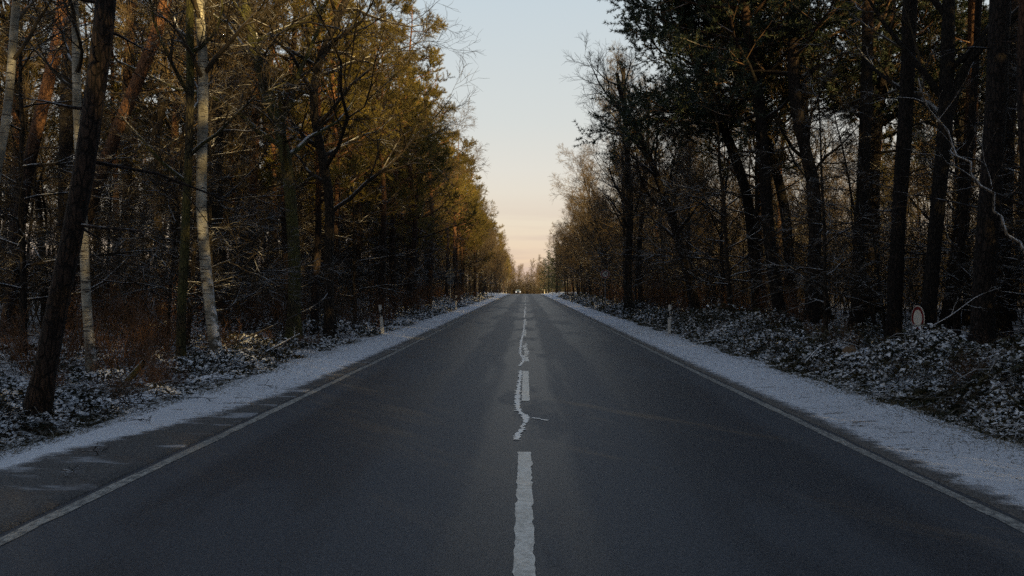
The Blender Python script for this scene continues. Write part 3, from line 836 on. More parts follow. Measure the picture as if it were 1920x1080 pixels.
hero('pine_tree', 'pine with a bent brown stem right of the frosted pines', 'tree', 24.0, [(1515, 610), (1524, 470), (1528, 350), (1510, 290), (1488, 230), (1482, 100), (1490, 0)], 0.21, 0.14, 16, 'pine', 206, PD, [M_needle_snow, M_pine_twig], crown0=0.5, stubs=8, n1=24, reach=3.8, blades=11, n2=8, n3=7, needle_w=0.025, needle_l=0.145)
hero('pine_tree', 'straight dark pine left of the round sign seen edge on', 'tree', 18.0, [(1668, 620), (1676, 450), (1690, 250), (1700, 60), (1702, -30)], 0.175, 0.13, 17, 'pine', 207, PD, [M_needle_snow, M_pine_twig], crown0=0.55, stubs=10, **low)
hero('oak_tree', 'dark forked oak right behind the round sign seen edge on', 'tree', 17.0, [(1732, 625), (1742, 470), (1760, 300), (1770, 200), (1768, 110), (1772, 10)], 0.16, 0.115, 15, 'bare', 208, [M_oak_dark], BT, t0=0.35, n1=14, reach=0.34, ang=0.8, n4=4)
hero('pine_tree', 'thick black pine nearest on the right behind the brambles', 'tree', 14.5, [(1828, 645), (1838, 500), (1850, 330), (1862, 150), (1868, -30)], 0.20, 0.15, 17, 'pine', 209, PD, [M_needle_snow, M_pine_twig], crown0=0.6, stubs=10, **low)
hero('pine_tree', 'thin dark pine between the forked oak and the thick black pine', 'tree', 19.0, [(1784, 620), (1792, 470), (1808, 300), (1822, 120), (1830, -30)], 0.09, 0.065, 16, 'pine', 210, PD, [M_needle_snow, M_pine_twig], crown0=0.6, stubs=8, **low)
hero('pine_tree', 'thin dark pine left of the straight pine on the right', 'tree', 23.0, [(1600, 610), (1606, 450), (1618, 250), (1624, 0)], 0.19, 0.14, 17, 'pine', 211, PD, [M_needle_snow, M_pine_twig], crown0=0.55, stubs=8, **low)
hero('pine_tree', 'reddish pine at the right picture edge', 'tree', 12.5, [(1935, 640), (1932, 420), (1916, 340), (1908, 200), (1914, 60), (1918, -30)], 0.13, 0.10, 15, 'pine', 212, PB, PN, crown0=0.65, stubs=6, **low)
hero('pine_tree', 'leaning dark pine deep behind the right edge pine', 'tree', 21.0, [(1868, 610), (1872, 450), (1878, 300), (1886, 100), (1890, -20)], 0.2, 0.15, 16, 'pine', 213, PD, [M_needle_snow, M_pine_twig], crown0=0.6, stubs=8, **low)

# thick right hand limb of the forked oak and the thin snow-crusted dead stem
def limb_obj(name, pts3, r0, r1, mat, parent=None, K=14, S=8, seed=0, twigs=0, crook=0.0):
    rg = np.random.default_rng(seed)
    P = resample(np.array(pts3), K)[None]
    if crook: P[0, 1:-1] += rg.normal(0, crook, (K - 2, 3))
    R = np.linspace(r0, r1, K)[None]
    org = P[0, 0].copy() if parent is None else np.array(parent.location)
    P = P - org
    parts = [(*tubes(P, R, S), 0)]
    if twigs:
        B, BR = grow(rg, P, R, twigs, 0.25, 0.98, 0.8, 0.25, lambda t, pl: pl * 0.35 * (1.1 - 0.6 * t), 5, up=0.05, wig=0.2, rr=0.5, rtip=0.004)
        B2, BR2 = grow(rg, B, BR, 4, 0.25, 0.98, 0.7, 0.25, lambda t, pl: pl * 0.4, 4, up=0.05, wig=0.2, rr=0.6, rtip=0.003)
        parts += [(*tubes(B, BR, 4), 0), (*tubes(B2, BR2, 3), 0)]
    o = add_obj(name, make_mesh(name, parts, [mat]), parent)
    if parent is None: o.location = tuple(org)
    return o
oak_r = [o for o in bpy.data.objects if o.get('label', '').startswith('dark forked oak')][0]
limb_obj('limb', [at(1766, 240, 17), at(1785, 165, 17), at(1812, 110, 16.8), at(1850, 70, 16.5), at(1900, 30, 16), at(1960, -40, 15.5)], 0.12, 0.08, M_oak_dark, oak_r, twigs=6, seed=3)
o = limb_obj('dead_tree', [at(1925, 500, 12.1), at(1905, 470, 12.2), at(1872, 425, 12.4), at(1830, 350, 12.6), at(1796, 300, 12.8), at(1776, 255, 13), at(1745, 232, 13.1), at(1728, 190, 13.2), at(1715, 150, 13.3)][::1], 0.026, 0.012, M_dead, None, K=18, twigs=9, seed=4, crook=0.035)
tag(o, 'thin snow-crusted dead stem hanging slantwise before the thick black pine', 'dead tree')

# ------------------------------------------------------------------ the rest of the wood
def free(x, y, pts, d):
    for (a, b_) in pts:
        if (a - x) ** 2 + (b_ - y) ** 2 < d * d: return False
    return True
ALL_XY = list(HERO_XY)
def blocked(x, y):
    q = x / y
    return (y < 68 and abs(q + 0.100) < 0.012) or (y < 52 and abs(q - 0.107) < 0.012) or (y < 17 and abs(q - 0.52) < 0.05)
def scatter(rg, n, xr, yr, dmin, pw=1.0):
    out = []
    tries = 0
    while len(out) < n and tries < n * 60:
        tries += 1
        y = yr[0] + (yr[1] - yr[0]) * rg.random() ** pw
        x = xr[0] + (xr[1] - xr[0]) * rg.random()
        if abs(x) > y * 0.80 + 4: continue
        if blocked(x, y): continue
        if not free(x, y, ALL_XY, dmin): continue
        ALL_XY.append((x, y)); out.append((x, y))
    return out

POST_Y = [26.2 + 28.3 * k for k in range(7)]
ORDW = ['first', 'second', 'third', 'fourth', 'fifth', 'sixth', 'seventh']
def zone(side, x, y):
    """where a tree of the wood stands: row and the roadside posts it stands between"""
    ax = abs(x)
    k = sum(1 for p in POST_Y if p < y)
    d = 'before the first post' if k == 0 else ('past the sixth post' if k >= 6 else f'by {ORDW[k - 1]} to {ORDW[k]} post')
    row = 'front row' if ax < 9.8 else ('second row' if ax < 18 else 'deep wood')
    return f'{side} {row} {d}', f'{side} {row} {d}'

WOOD = {}
def remember(o, kind, x, y, zl):
    WOOD.setdefault((kind, zl), []).append((x / y, o))
def name_wood():
    """say which one it is among its likes in the same stretch of the wood"""
    for (kind, zl), lst in WOOD.items():
        lst.sort(key=lambda t: t[0]); n = len(lst)
        for i, (q, o) in enumerate(lst):
            if n == 1: w = 'only'
            elif i == 0: w = 'leftmost'
            elif i == n - 1: w = 'rightmost'
            elif i < 7: w = ORDW[i] + ' from left'
            elif n - 1 - i < 7: w = ORDW[n - 1 - i] + ' from right'
            else: w = 'one'
            o['label'] = f'{kind}, {w}, {zl}'

rg = np.random.default_rng(77)
FROST = []
for o in list(bpy.data.objects):
    if o.get('label', '').startswith(('tall pine with a broad frosted', 'frosted pine with two')):
        FROST.append(('pine_tree', o.children[0].data, o.children[1].data))
for k, (x, y, rz, sc) in enumerate(((11.2, 31.5, 0.4, 1.0), (13.2, 29.5, 2.0, 1.02), (15.8, 34.0, 1.1, 1.08), (18.2, 28.5, 2.9, 1.0), (20.5, 36.0, 4.0, 1.1))):
    ALL_XY.append((x, y))
    plant_copy(FROST[k % 2], x, y, rz, sc, 'frosted pine', 'tree', 'frosted pines behind the right brambles', zl='right wood behind the first post')
for side, sg in (('left', -1), ('right', 1)):
    r0 = 0.0 if sg < 0 else math.pi
    # front row, trees that lean out over the verge
    for (x, y) in scatter(rg, 66 if sg < 0 else 38, (sg * (6.6 if sg < 0 else 7.3), sg * (9.8 if sg < 0 else 10.4)), (28 if sg < 0 else 38, 235 if sg < 0 else 158), 2.3 if sg < 0 else 2.8, 1.1):
        rz = r0 + rg.normal(0, 0.5)
        pine = rg.random() < (0.62 if sg < 0 and y < 100 else (0.3 if sg < 0 else 0.0))
        zl, zg = zone(side, x, y)
        if pine:
            plant_copy(PINES[rg.integers(4)], x, y, rz, rg.uniform(0.85, 1.05), 'green crowned pine', 'tree', 'pines ' + zg, (rg.normal(0, 0.02), rg.normal(0, 0.02)), zl=zl)
        else:
            plant_copy(BARES[rg.integers(5)], x, y, rz, rg.uniform(0.75, 1.08) * (0.82 if y > 110 else 1) * (1 if sg < 0 else 0.92), 'bare brown tree', 'tree', 'bare trees ' + zg, tilt=(rg.normal(0, 0.03), rg.normal(0, 0.03)), zl=zl)
    for (x, y) in scatter(rg, 84 if sg < 0 else 50, (sg * 9.8, sg * 18), (19, 190), 2.4, 1.3):
        zl, zg = zone(side, x, y)
        if rg.random() < (0.62 if sg < 0 else (0.10 if y > 46 else 0.6)):
            plant_copy(PINES[rg.integers(4)], x, y, rg.uniform(0, 6.28), rg.uniform(0.9, 1.12), 'green crowned pine', 'tree', 'pines ' + zg, tilt=(rg.normal(0, 0.03), rg.normal(0, 0.03)), zl=zl)
        else:
            plant_copy(BARES[rg.integers(5)], x, y, rg.uniform(0, 6.28), rg.uniform(0.8, 1.1) * (0.78 if sg > 0 and y > 46 else 1), 'bare brown tree', 'tree', 'bare trees ' + zg, tilt=(rg.normal(0, 0.03), rg.normal(0, 0.03)), zl=zl)
    for (x, y) in scatter(rg, 92 if sg < 0 else 46, (sg * 18, sg * 42), (24, 150), 2.7, 1.2):
        zl, zg = zone(side, x, y)
        if rg.random() < (0.6 if sg < 0 else 0.25):
            plant_copy(PINES[rg.integers(4)], x, y, rg.uniform(0, 6.28), rg.uniform(0.9, 1.12) * (1 if sg < 0 else 0.78), 'green crowned pine', 'tree', 'pines ' + zg, tilt=(rg.normal(0, 0.04), rg.normal(0, 0.04)), zl=zl)
        else:
            plant_copy(BARES[rg.integers(5)], x, y, rg.uniform(0, 6.28), rg.uniform(0.8, 1.1), 'bare brown tree', 'tree', 'bare trees ' + zg, tilt=(rg.normal(0, 0.03), rg.normal(0, 0.03)), zl=zl)
    # thin young trees with level snow-lined twigs
    for (x, y) in scatter(rg, 105 if sg < 0 else 80, (sg * 7.0, sg * 24), (16.5, 120), 1.0, 1.5):
        zl, zg = zone(side, x, y)
        plant_copy(BEECH[rg.integers(3)], x, y, r0 + rg.normal(0, 0.9), rg.uniform(0.8, 1.25), 'thin young tree', 'young tree', 'young trees ' + zg, tilt=(rg.normal(0, 0.05), rg.normal(0, 0.05)), zl=zl)

# spruces near the crest on the right, dark against the sky
for k, (x, y, s) in enumerate(((6.9, 166, 0.95), (7.6, 176, 1.08), (5.9, 192, 0.86), (8.6, 186, 1.1), (5.4, 214, 0.78), (7.4, 206, 0.9), (10.5, 196, 1.1))):
    plant_copy(SPRUCES[k % 2], x, y, k * 1.3, s, 'dark spruce', 'tree', 'dark spruces at the crest', zl='right side where the road meets the sky')
# the sunlit wood that closes the road beyond the crest
for k in range(44):
    x = -24 + 48 * (k + rg.random()) / 44; y = 312 + rg.uniform(-8, 26)
    plant_copy(BARES[k % 5], x, y, rg.uniform(0, 6.28), rg.uniform(0.52, 0.66) * (1.45 if x < -2.5 else (1.25 if x > 5 else 1.0)), 'sunlit bare tree', 'tree', 'sunlit trees at the end of the road', zl='closing the far end of the road')
for side_x in (-1, 1):                       # the wood on both sides runs on past the crest
    for k in range(9):
        y = 238 + 8 * k + rg.uniform(-2, 2); x = side_x * (6.0 + rg.uniform(0, 4)) - (4.5 * ((y - 236) / 70) ** 1.5 if side_x > 0 else -2.5 * ((y - 236) / 70))
        plant_copy(BARES[k % 5], x, y, rg.uniform(0, 6.28), rg.uniform(0.62, 0.8), 'bare brown tree', 'tree', 'trees beyond the crest', zl=('left' if side_x < 0 else 'right') + ' side beyond the crest')

# brown shrubs at the foot of the wood
for side, sg, n in (('left', -1, 46), ('right', 1, 34)):
    pts = []
    tr = 0
    while len(pts) < n and tr < 3000:
        tr += 1
        y = 15 + 95 * rg.random() ** 1.7 if sg < 0 else 24 + 90 * rg.random() ** 1.6
        x = sg * rg.uniform(6.2, 11.5)
        if sg < 0 and y < 21 and x > -8.2: continue
        if free(x, y, pts, 1.2) and not blocked(x, y) and not (y < 66 and abs(x / y + 0.1) < 0.025): pts.append((x, y))
    for k in range(14):
        y = 8.5 + 16 * rg.random(); x = sg * (5.9 + 3.2 * rg.random())
        if blocked(x, y) or (sg < 0 and y < 10): continue
        zl, zg = zone(side, x, y)
        plant_copy(SHRUBS[k % 2], x, y, rg.uniform(0, 6.28), rg.uniform(0.28, 0.5), 'low twiggy shrub', 'shrub', 'low shrubs ' + zg, zl=zl, names=('stems', 'twigs'))
    for (x, y) in pts:
        zl, zg = zone(side, x, y)
        plant_copy(SHRUBS[rg.integers(3)], x, y, rg.uniform(0, 6.28), rg.uniform(0.7, 1.15), 'clump of brown shoots', 'shrub', 'bare shrubs ' + zg, zl=zl, names=('stems', 'twigs'))

name_wood()

# understorey thicket far back in the wood, and one added out of view to block sun: nobody could count it
def thicket(name, sg, n, seed, xr, yr, hh, fat=1.0):
    r = np.random.default_rng(seed)
    x = (sg if sg < 2 else 1) * r.uniform(*xr, n) if sg else r.uniform(-30, 30, n); y = r.uniform(*yr, n); z = ground(x, y) - 0.1
    L = hh * r.uniform(0.4, 1.0, n)
    P = np.zeros((n, 3, 3)); P[:, 0] = np.stack([x, y, z], 1)
    d = norm(np.stack([r.normal(0, 0.25, n), r.normal(0, 0.25, n), np.ones(n)], 1))
    for k in range(1, 3):
        P[:, k] = P[:, k - 1] + d * (L / 2)[:, None]; d = norm(d + r.normal(0, 0.18, (n, 3)))
    R = np.linspace(0.022, 0.008, 3)[None, :] * np.ones((n, 1)) * fat
    if sg == 2:
        k = ~((y > 0) & (x < 3.2 + 0.72 * y)); P, R = P[k], R[k]
    B, BR = grow(r, P, R, 5, 0.15, 1.0, 0.8, 0.25, lambda t, pl: pl * 0.40, 2, up=0.03, wig=0.15, rr=0.8, rtip=0.009 * fat)
    o = add_obj(name, make_mesh(name, [(*tubes(P, R, 3), 0), (*tubes(B, BR, 3), 0)], [M_twig]))
    tag(o, None, None, None, 'stuff'); o['label'] = 'brown thicket closing the far end of the road' if not sg else 'unseen brown thicket added right of and behind the viewer to block low sun' if sg == 2 else 'brown leafless thicket far back in the wood on the %s' % ('left' if sg < 0 else 'right')
thicket('thicket', -1, 5600, 41, (13, 56), (22, 150), 5.0)
thicket('thicket', 0, 2600, 43, (0, 0), (296, 325), 6.5, 3.2)
thicket('thicket', 2, 3600, 44, (8.2, 40), (-34, 28), 6.0, 2.6)  # added outside the frame on the right to stop low sun rays
thicket('thicket', 1, 8000, 42, (13, 52), (24, 150), 7.5)

# unseen pine wood added behind the camera on both sides; it keeps the low sun off the road
def wood_mass(name, spots, seed, label):
    r = np.random.default_rng(seed)
    parts = []
    for (x, y) in spots:
        H = r.uniform(13.5, 17) if y < 4 else r.uniform(10, 13)
        TP, TR = trunk_line(r, H, r.uniform(0.17, 0.26), 10, 0.02)
        c0 = r.uniform(0.16, 0.34)
        B1, R1 = grow(r, TP, TR, 22, c0, 1.0, 1.2, 0.2, lambda t, pl: 3.6 * (1.05 - 0.6 * np.clip((t - c0) / (1 - c0), 0, 1)), 5, up=0.08, wig=0.15, rr=0.5, rtip=0.01, rmax=0.07)
        B2, R2 = grow(r, B1, R1, 6, 0.3, 1.0, 0.8, 0.2, lambda t, pl: pl * 0.4, 3, up=0.1, wig=0.1, rtip=0.006)
        off = np.array([x, y, float(ground(x, y))])
        for (P, R, S, mi) in ((TP, TR, 7, 0), (B1, R1, 3, 0), (B2, R2, 3, 0)):
            v, q = tubes(P, R, S); parts.append((v + off, q, mi))
        v, f = needles(r, B2, 4, 0.48, 0.25, 0.6); parts.append((v + off, f, 1))
    o = add_obj(name, make_mesh(name, parts, [M_pine_dark, M_needle]))
    tag(o, label, None, None, 'stuff')
rw = np.random.default_rng(55)
sp = []
while len(sp) < 62:
    x = rw.uniform(7.5, 40); y = rw.uniform(-54, 22)
    if y > 0 and x < 5 + y * 0.72: continue
    if free(x, y, sp, 2.8): sp.append((x, y))
while len(sp) < 80:
    x = -rw.uniform(7.5, 24); y = rw.uniform(-40, 7)
    if y > -3 and -x < 9 + y * 0.8: continue
    if free(x, y, sp, 3.6): sp.append((x, y))
wood_mass('shade_woodland', sp, 56, 'unseen dark pine wood added behind the viewer to keep sun off the road')

# ------------------------------------------------------------------ brambles, grass and litter
def bramble_h(x, y):
    ax = np.abs(x)
    mound = 0.55 + 0.42 * vnoise(x, y, 13, 1.1) + 0.28 * vnoise(x, y, 14, 0.4)
    hr = np.where(x > 0, 0.72, 0.42) * np.clip(mound, 0.15, 1.4) * np.where(x > 0, (1 - 0.35 * sstep(26, 60, y)) * (1 - 0.45 * sstep(7.2, 9.0, x)), 1 + 0.5 * sstep(18, 30, y))
    edge = 5.05 + 0.22 * vnoise(y * 1.0, y * 0.3, 17, 1.0)
    return hr * sstep(0, 1.2, ax - edge), ax - edge

def brambles(name, sg, nleaf, ncane, seed, label):
    r = np.random.default_rng(seed)
    def pts(n, xmax):
        u = r.random(n)
        y = 1.0 / (1 / 4.6 + u * (1 / 120.0 - 1 / 4.6))          # dense near, thin far
        x = sg * (4.95 + (xmax - 4.95) * r.random(n) ** 1.35)
        return x, y
    x, y = pts(nleaf, 13.0)
    h, e = bramble_h(x, y)
    keep = (e > -0.05) & (np.abs(x) < y * 0.8 + 2.5) & (vnoise(x, y, 23, 1.6) + r.normal(0, 0.25, len(x)) > (-0.5 if sg > 0 else -0.1))
    x, y, h = x[keep], y[keep], h[keep]
    n = len(x)
    z = ground(x, y) + 0.03 + h * (1 - r.random(n) ** 2.2) * r.uniform(0.8, 1.12, n)
    size = (0.011 + 0.024 * r.random(n) ** 2.0) * (1 + y / 22.0)
    nn = norm(np.stack([r.normal(0, 0.62, n), r.normal(0, 0.62, n), np.ones(n)], 1))
    t = norm(np.cross(nn, r.normal(0, 1, (n, 3)))); b = np.cross(nn, t)
    C = np.stack([x, y, z], 1)
    a0 = C - t * (size * 1.2)[:, None]
    a1 = C + b * (size * 0.8)[:, None] + nn * (size * 0.25)[:, None]
    a2 = C + t * (size * 1.3)[:, None] - nn * (size * 0.35)[:, None]
    a3 = C - b * (size * 0.8)[:, None] + nn * (size * 0.25)[:, None]
    V = np.stack([a0, a1, a2, a3], 1).reshape(-1, 3)
    q = np.arange(n)[:, None] * 4
    f = np.concatenate([q + np.array([[0, 1, 2]]), q + np.array([[0, 2, 3]])])
    # canes
    cx, cy = pts(ncane, 12.0)
    h, e = bramble_h(cx, cy); k = e > 0.1; cx, cy, h = cx[k], cy[k], h[k]; m = len(cx)
    d = r.uniform(0, 6.28, m); span = r.uniform(0.4, 1.4, m) * (0.6 + h)
    uu = np.linspace(0, 1, 6)
    P = np.zeros((m, 6, 3))
    P[:, :, 0] = cx[:, None] + np.cos(d)[:, None] * span[:, None] * (uu - 0.5)
    P[:, :, 1] = cy[:, None] + np.sin(d)[:, None] * span[:, None] * (uu - 0.5)
    P[:, :, 2] = ground(cx, cy)[:, None] + (h * r.uniform(0.8, 1.25, m) + 0.05)[:, None] * (1 - (2 * uu - 1) ** 2) ** 0.8
    P += r.normal(0, 0.012, P.shape)
    R = np.full((m, 6), 0.0035) * (1 + cy / 30.0)[:, None]
    o = add_obj(name, make_mesh(name, [(V, f, 0), (*tubes(P, R, 3), 1)], [M_bramble_snow if sg < 0 else M_bramble, M_twig], smooth=False))
    tag(o, label, None, None, 'stuff')
brambles('brambles', -1, 170000, 3400, 61, 'low snow dusted brambles along the left edge of the verge')
brambles('brambles', 1, 210000, 3400, 62, 'high snow dusted brambles along the right edge of the verge')

def grass(sg, n, seed, label):
    r = np.random.default_rng(seed)
    u = r.random(n); y = 1.0 / (1 / 4.0 + u * (1 / 90.0 - 1 / 4.0))
    off = 4.95 + 0.22 * vnoise(y * 1.0, y * 0.3, 17, 1.0)
    x = sg * (off + r.normal(0.1, 0.28, n))
    mid = r.random(n) < 0.18
    x = np.where(mid, sg * r.uniform(3.95, 5.2, n), x)
    if sg < 0:
        k = ~((y < 11) & (x > -4.75)); x, y = x[k], y[k]; n = len(x)
    z = ground(x, y) + 0.035
    L = r.uniform(0.03, 0.13, n) * np.where(np.abs(x) < 4.7, 0.5, 1.0)
    d = norm(np.stack([r.normal(0, 0.8, n), r.normal(0, 0.8, n), np.ones(n) * 0.7], 1))
    s = norm(np.cross(d, r.normal(0, 1, (n, 3)))) * (0.0022 * (1 + y / 14))[:, None]
    C = np.stack([x, y, z], 1)
    V = np.stack([C - s, C + s, C + d * L[:, None] - np.array([0, 0, 1]) * (L * 0.25)[:, None]], 1).reshape(-1, 3)
    o = add_obj('dry_grass', make_mesh('dry_grass', [(V, np.arange(3 * n).reshape(-1, 3), 0)], [M_grass], smooth=False))
    tag(o, label, None, None, 'stuff')
grass(-1, 14000, 63, 'short dry grass poking through the left snow verge')
grass(1, 16000, 64, 'short dry grass poking through the right snow verge')

# fallen branches and twigs
def fallen(name, label, cat, pts, r0, r1, mat, seed, twigs=4, group=None):
    P3 = [np.array([x, y, float(ground(x, y)) + h]) for x, y, h in pts]
    o = limb_obj(name, P3, r0, r1, mat, None, 10, 6, seed, twigs)
    tag(o, label, cat, group)
    return o
fallen('fallen_branch', 'snow topped fallen branch at the foot of the white forked birch', 'branch', [(-6.2, 16.6, 0.1), (-5.4, 17.8, 0.55)], 0.035, 0.015, M_dead, 1, 3)
fallen('fallen_branch', 'long bare branch slanting up right of the white forked birch', 'branch', [(-6.4, 17.2, 0.6), (-5.0, 18.2, 1.25), (-4.4 - 0.6, 18.8, 1.5)], 0.022, 0.008, M_bare_bark, 2, 4)
fallen('fallen_log', 'short slanting log beside the slim birch foot', 'log', [(-7.7, 14.2, 0.05), (-7.2, 14.0, 0.5)], 0.06, 0.055, M_moss_bark, 3, 0)
fallen('fallen_branch', 'arched snow lined branch behind the left brambles', 'branch', [(-7.9, 16.2, 0.2), (-7.2, 16.4, 0.65), (-6.6, 16.4, 0.45)], 0.022, 0.012, M_dead, 4, 3)
fallen('brushwood', 'pile of cut sticks at the foot of the thick leaning pine', 'sticks', [(-6.6, 8.3, 0.25), (-5.9, 7.9, 0.2), (-5.2, 7.4, 0.06)], 0.022, 0.010, M_dead, 5, 10)
TW = ('nearest the thick pine', 'just beyond the thick pine', 'beside the lay-by edge', 'farthest up the verge', 'at the edge of the grey lay-by', 'on the grey lay-by near its middle', 'nearest the left picture edge')
for k, (x, y) in enumerate(((-4.95, 9.4), (-4.75, 10.4), (-4.6, 8.6), (-4.3, 11.9), (-4.2, 7.0), (-3.95, 6.3), (-4.45, 5.6))):
    a = rg.uniform(-0.6, 0.6); L = rg.uniform(0.15, 0.4)
    fallen('fallen_twig', 'small dark twig lying on the left verge ' + TW[k], 'twig', [(x, y, 0.075), (x + L * math.cos(a) * 0.5, y + L * math.sin(a) * 0.5, 0.085), (x + L * math.cos(a), y + L * math.sin(a), 0.075)], 0.006, 0.003, M_bare_bark, 10 + k, 3, 'twigs lying on the left verge')
fallen('arching_branch', 'long arching snow lined branch over the right brambles', 'branch', [(5.35, 14.4, 0.2), (5.7, 14.5, 0.55), (6.15, 14.5, 0.58), (6.6, 14.4, 0.35)], 0.018, 0.007, M_dead, 30, 4)
fallen('arching_branch', 'snow lined branch rising before the thick black pine', 'branch', [(7.5, 14.0, 0.75), (7.95, 14.0, 1.0), (8.35, 14.0, 1.35), (8.75, 13.9, 1.5)], 0.016, 0.007, M_dead, 31, 4)
fallen('thin_stem', 'pale thin crooked stem at the edge of the right brambles', 'stem', [(5.35, 18.5, 0), (5.42, 18.5, 0.35), (5.33, 18.5, 0.65), (5.25, 18.4, 0.95)], 0.014, 0.008, M_dead, 32, 2)

# sawn log end in the right brambles
def sawn_log():
    x, y = 6.3, 14.6
    z = float(ground(x, y)) + 0.33
    P = np.array([[x, y, z], [x + 0.15, y + 0.7, z - 0.03], [x + 0.35, y + 1.6, z - 0.06]])
    Pr = resample(P, 8)[None] - np.array([x, y, 0]); R = np.full((1, 8), 0.15)
    root = empty('sawn_log', (x, y, 0)); tag(root, 'short brown log lying in the right brambles with its sawn end showing', 'log')
    add_obj('bark', make_mesh('bark', [(*tubes(Pr, R, 14), 0)], [M_bare_bark]), root)
    v, f = tubes(Pr, R, 14); c = v[:14].mean(0)
    V = np.vstack([v[:14], c - np.array([0, 0.01, 0])])
    add_obj('cut_face', make_mesh('cut_face', [(V, np.array([[i, 14, (i + 1) % 14] for i in range(14)]), 0)], [plain('sawn wood', (0.20, 0.14, 0.09), 0.8)], False), root)
sawn_log()

# ------------------------------------------------------------------ delineator posts
def prism(section, z0, z1, top_slope=0.0, inset=0.0):
    n = len(section); s = np.asarray(section, float)
    a = np.column_stack([s, np.full(n, z0)])
    b = np.column_stack([s * (1 - inset), np.full(n, z1) + (s[:, 1] * top_slope)])
    V = np.vstack([a, b]); f = [[i, (i + 1) % n, n + (i + 1) % n, n + i] for i in range(n)]
    tri = [[n + 0, n + i, n + i + 1] for i in range(1, n - 1)] + [[0, i + 1, i] for i in range(1, n - 1)]
    return V, np.array(f), np.array(tri)

SEC = [(-0.058, -0.010), (-0.050, -0.030), (0.050, -0.030), (0.058, -0.010), (0.030, 0.055), (0.012, 0.070), (-0.012, 0.070), (-0.030, 0.055)]
def post_protos():
    out = {}
    v, f, t = prism(SEC, -0.3, 1.0, top_slope=-0.7)
    out['body'] = make_mesh('body', [(v, f, 0), (v, t, 0)], [M_post], False)
    # slanted black band, 3 mm proud of the body
    s = np.array(SEC) * 1.05
    n = len(s)
    lo = np.column_stack([s, 0.60 + s[:, 0] * 0.6]); hi = np.column_stack([s, 0.83 + s[:, 0] * 0.6])
    V = np.vstack([lo, hi]); F = np.array([[i, (i + 1) % n, n + (i + 1) % n, n + i] for i in range(n)])
    T = np.array([[n, n + i, n + i + 1] for i in range(1, n - 1)] + [[0, i + 1, i] for i in range(1, n - 1)])
    out['black_band'] = make_mesh('black_band', [(V, F, 0), (V, T, 0)], [M_black], False)
    # right-hand posts: one upright reflector; left-hand posts: two round ones
    def box(x0, x1, y0, y1, z0, z1):
        c = np.array([[x0, y0, z0], [x1, y0, z0], [x1, y1, z0], [x0, y1, z0], [x0, y0, z1], [x1, y0, z1], [x1, y1, z1], [x0, y1, z1]])
        return c, np.array([[0, 1, 5, 4], [1, 2, 6, 5], [2, 3, 7, 6], [3, 0, 4, 7], [4, 5, 6, 7], [0, 3, 2, 1]])
    out['bar'] = make_mesh('reflector', [(*box(-0.013, 0.013, -0.042, -0.030, 0.64, 0.79), 0)], [M_reflector], False)
    k = 14; a = np.arange(k) * 2 * math.pi / k
    ring = np.column_stack([0.019 * np.cos(a), np.full(k, -0.040), 0.019 * np.sin(a)])
    back = ring + np.array([0, 0.012, 0])
    V = np.vstack([ring, back, [[0, -0.043, 0]]])
    F = np.array([[i, (i + 1) % k, k + (i + 1) % k, k + i] for i in range(k)])
    T = np.array([[2 * k, (i + 1) % k, i] for i in range(k)])
    out['dot'] = make_mesh('reflector', [(V, F, 0), (V, T, 0)], [M_reflector], False)
    return out
PP = post_protos()
ORD = ['first', 'second', 'third', 'fourth', 'fifth', 'sixth', 'seventh']
for sg, side in ((-1, 'left'), (1, 'right')):
    for k in range(7):
        y = 26.2 + 28.3 * k; x = sg * (5.02 + 0.05 * math.sin(k * 2.1))
        root = empty('delineator_post', (x, y, float(ground(x, y)) + 0.03), 0)
        root.rotation_euler = (0.02 * math.sin(k * 3.0 + sg), (-0.10 if (sg < 0 and k == 0) else 0.03 * math.sin(k * 1.7 + sg)), 0.15 * sg)
        what = 'two round reflectors' if sg < 0 else 'one upright reflector'
        tag(root, f'white roadside post with black band and {what}, {ORD[k]} along the {side} verge', 'post', f'posts along the {side} verge')
        add_obj('body', PP['body'], root); add_obj('black_band', PP['black_band'], root)
        if sg > 0: add_obj('reflector', PP['bar'], root)
        else:
            add_obj('reflector', PP['dot'], root, (0, 0, 0.775)); add_obj('reflector', PP['dot'], root, (0, 0, 0.655))

# ------------------------------------------------------------------ signs
def cyl(r, z0, z1, S=12):
    P = np.array([[[0, 0, z0], [0, 0, (z0 + z1) / 2], [0, 0, z1]]]); v, q = tubes(P, np.full((1, 3), r), S)
    v = np.vstack([v, [[0, 0, z1]]]); m = len(v) - 1
    return [(v, q, 0), (v, np.array([[2 * S + i, 2 * S + (i + 1) % S, m] for i in range(S)]), 0)]

def disc(r, y0, y1, S=40, rin=0.0, cz=0.0):
    """disc facing -Y between y0 (front) and y1"""
    a = np.arange(S) * 2 * math.pi / S
    def ring(rad, y): return np.column_stack([rad * np.cos(a), np.full(S, y), cz + rad * np.sin(a)])
    i = np.arange(S); j = (i + 1) % S
    if rin <= 0:
        V = np.vstack([ring(r, y0), ring(r, y1), [[0, y0, cz]], [[0, y1, cz]]])
        return [(V, np.stack([i, i + S, j + S, j], 1), 0), (V, np.concatenate([np.stack([i, j, np.full(S, 2 * S)], 1), np.stack([j + S, i + S, np.full(S, 2 * S + 1)], 1)]), 0)]
    V = np.vstack([ring(r, y0), ring(rin, y0), ring(rin, y1), ring(r, y1)])
    q = [np.stack([i + k * S, j + k * S, j + ((k + 1) % 4) * S, i + ((k + 1) % 4) * S], 1) for k in range(4)]
    return [(V, np.concatenate(q), 0)]

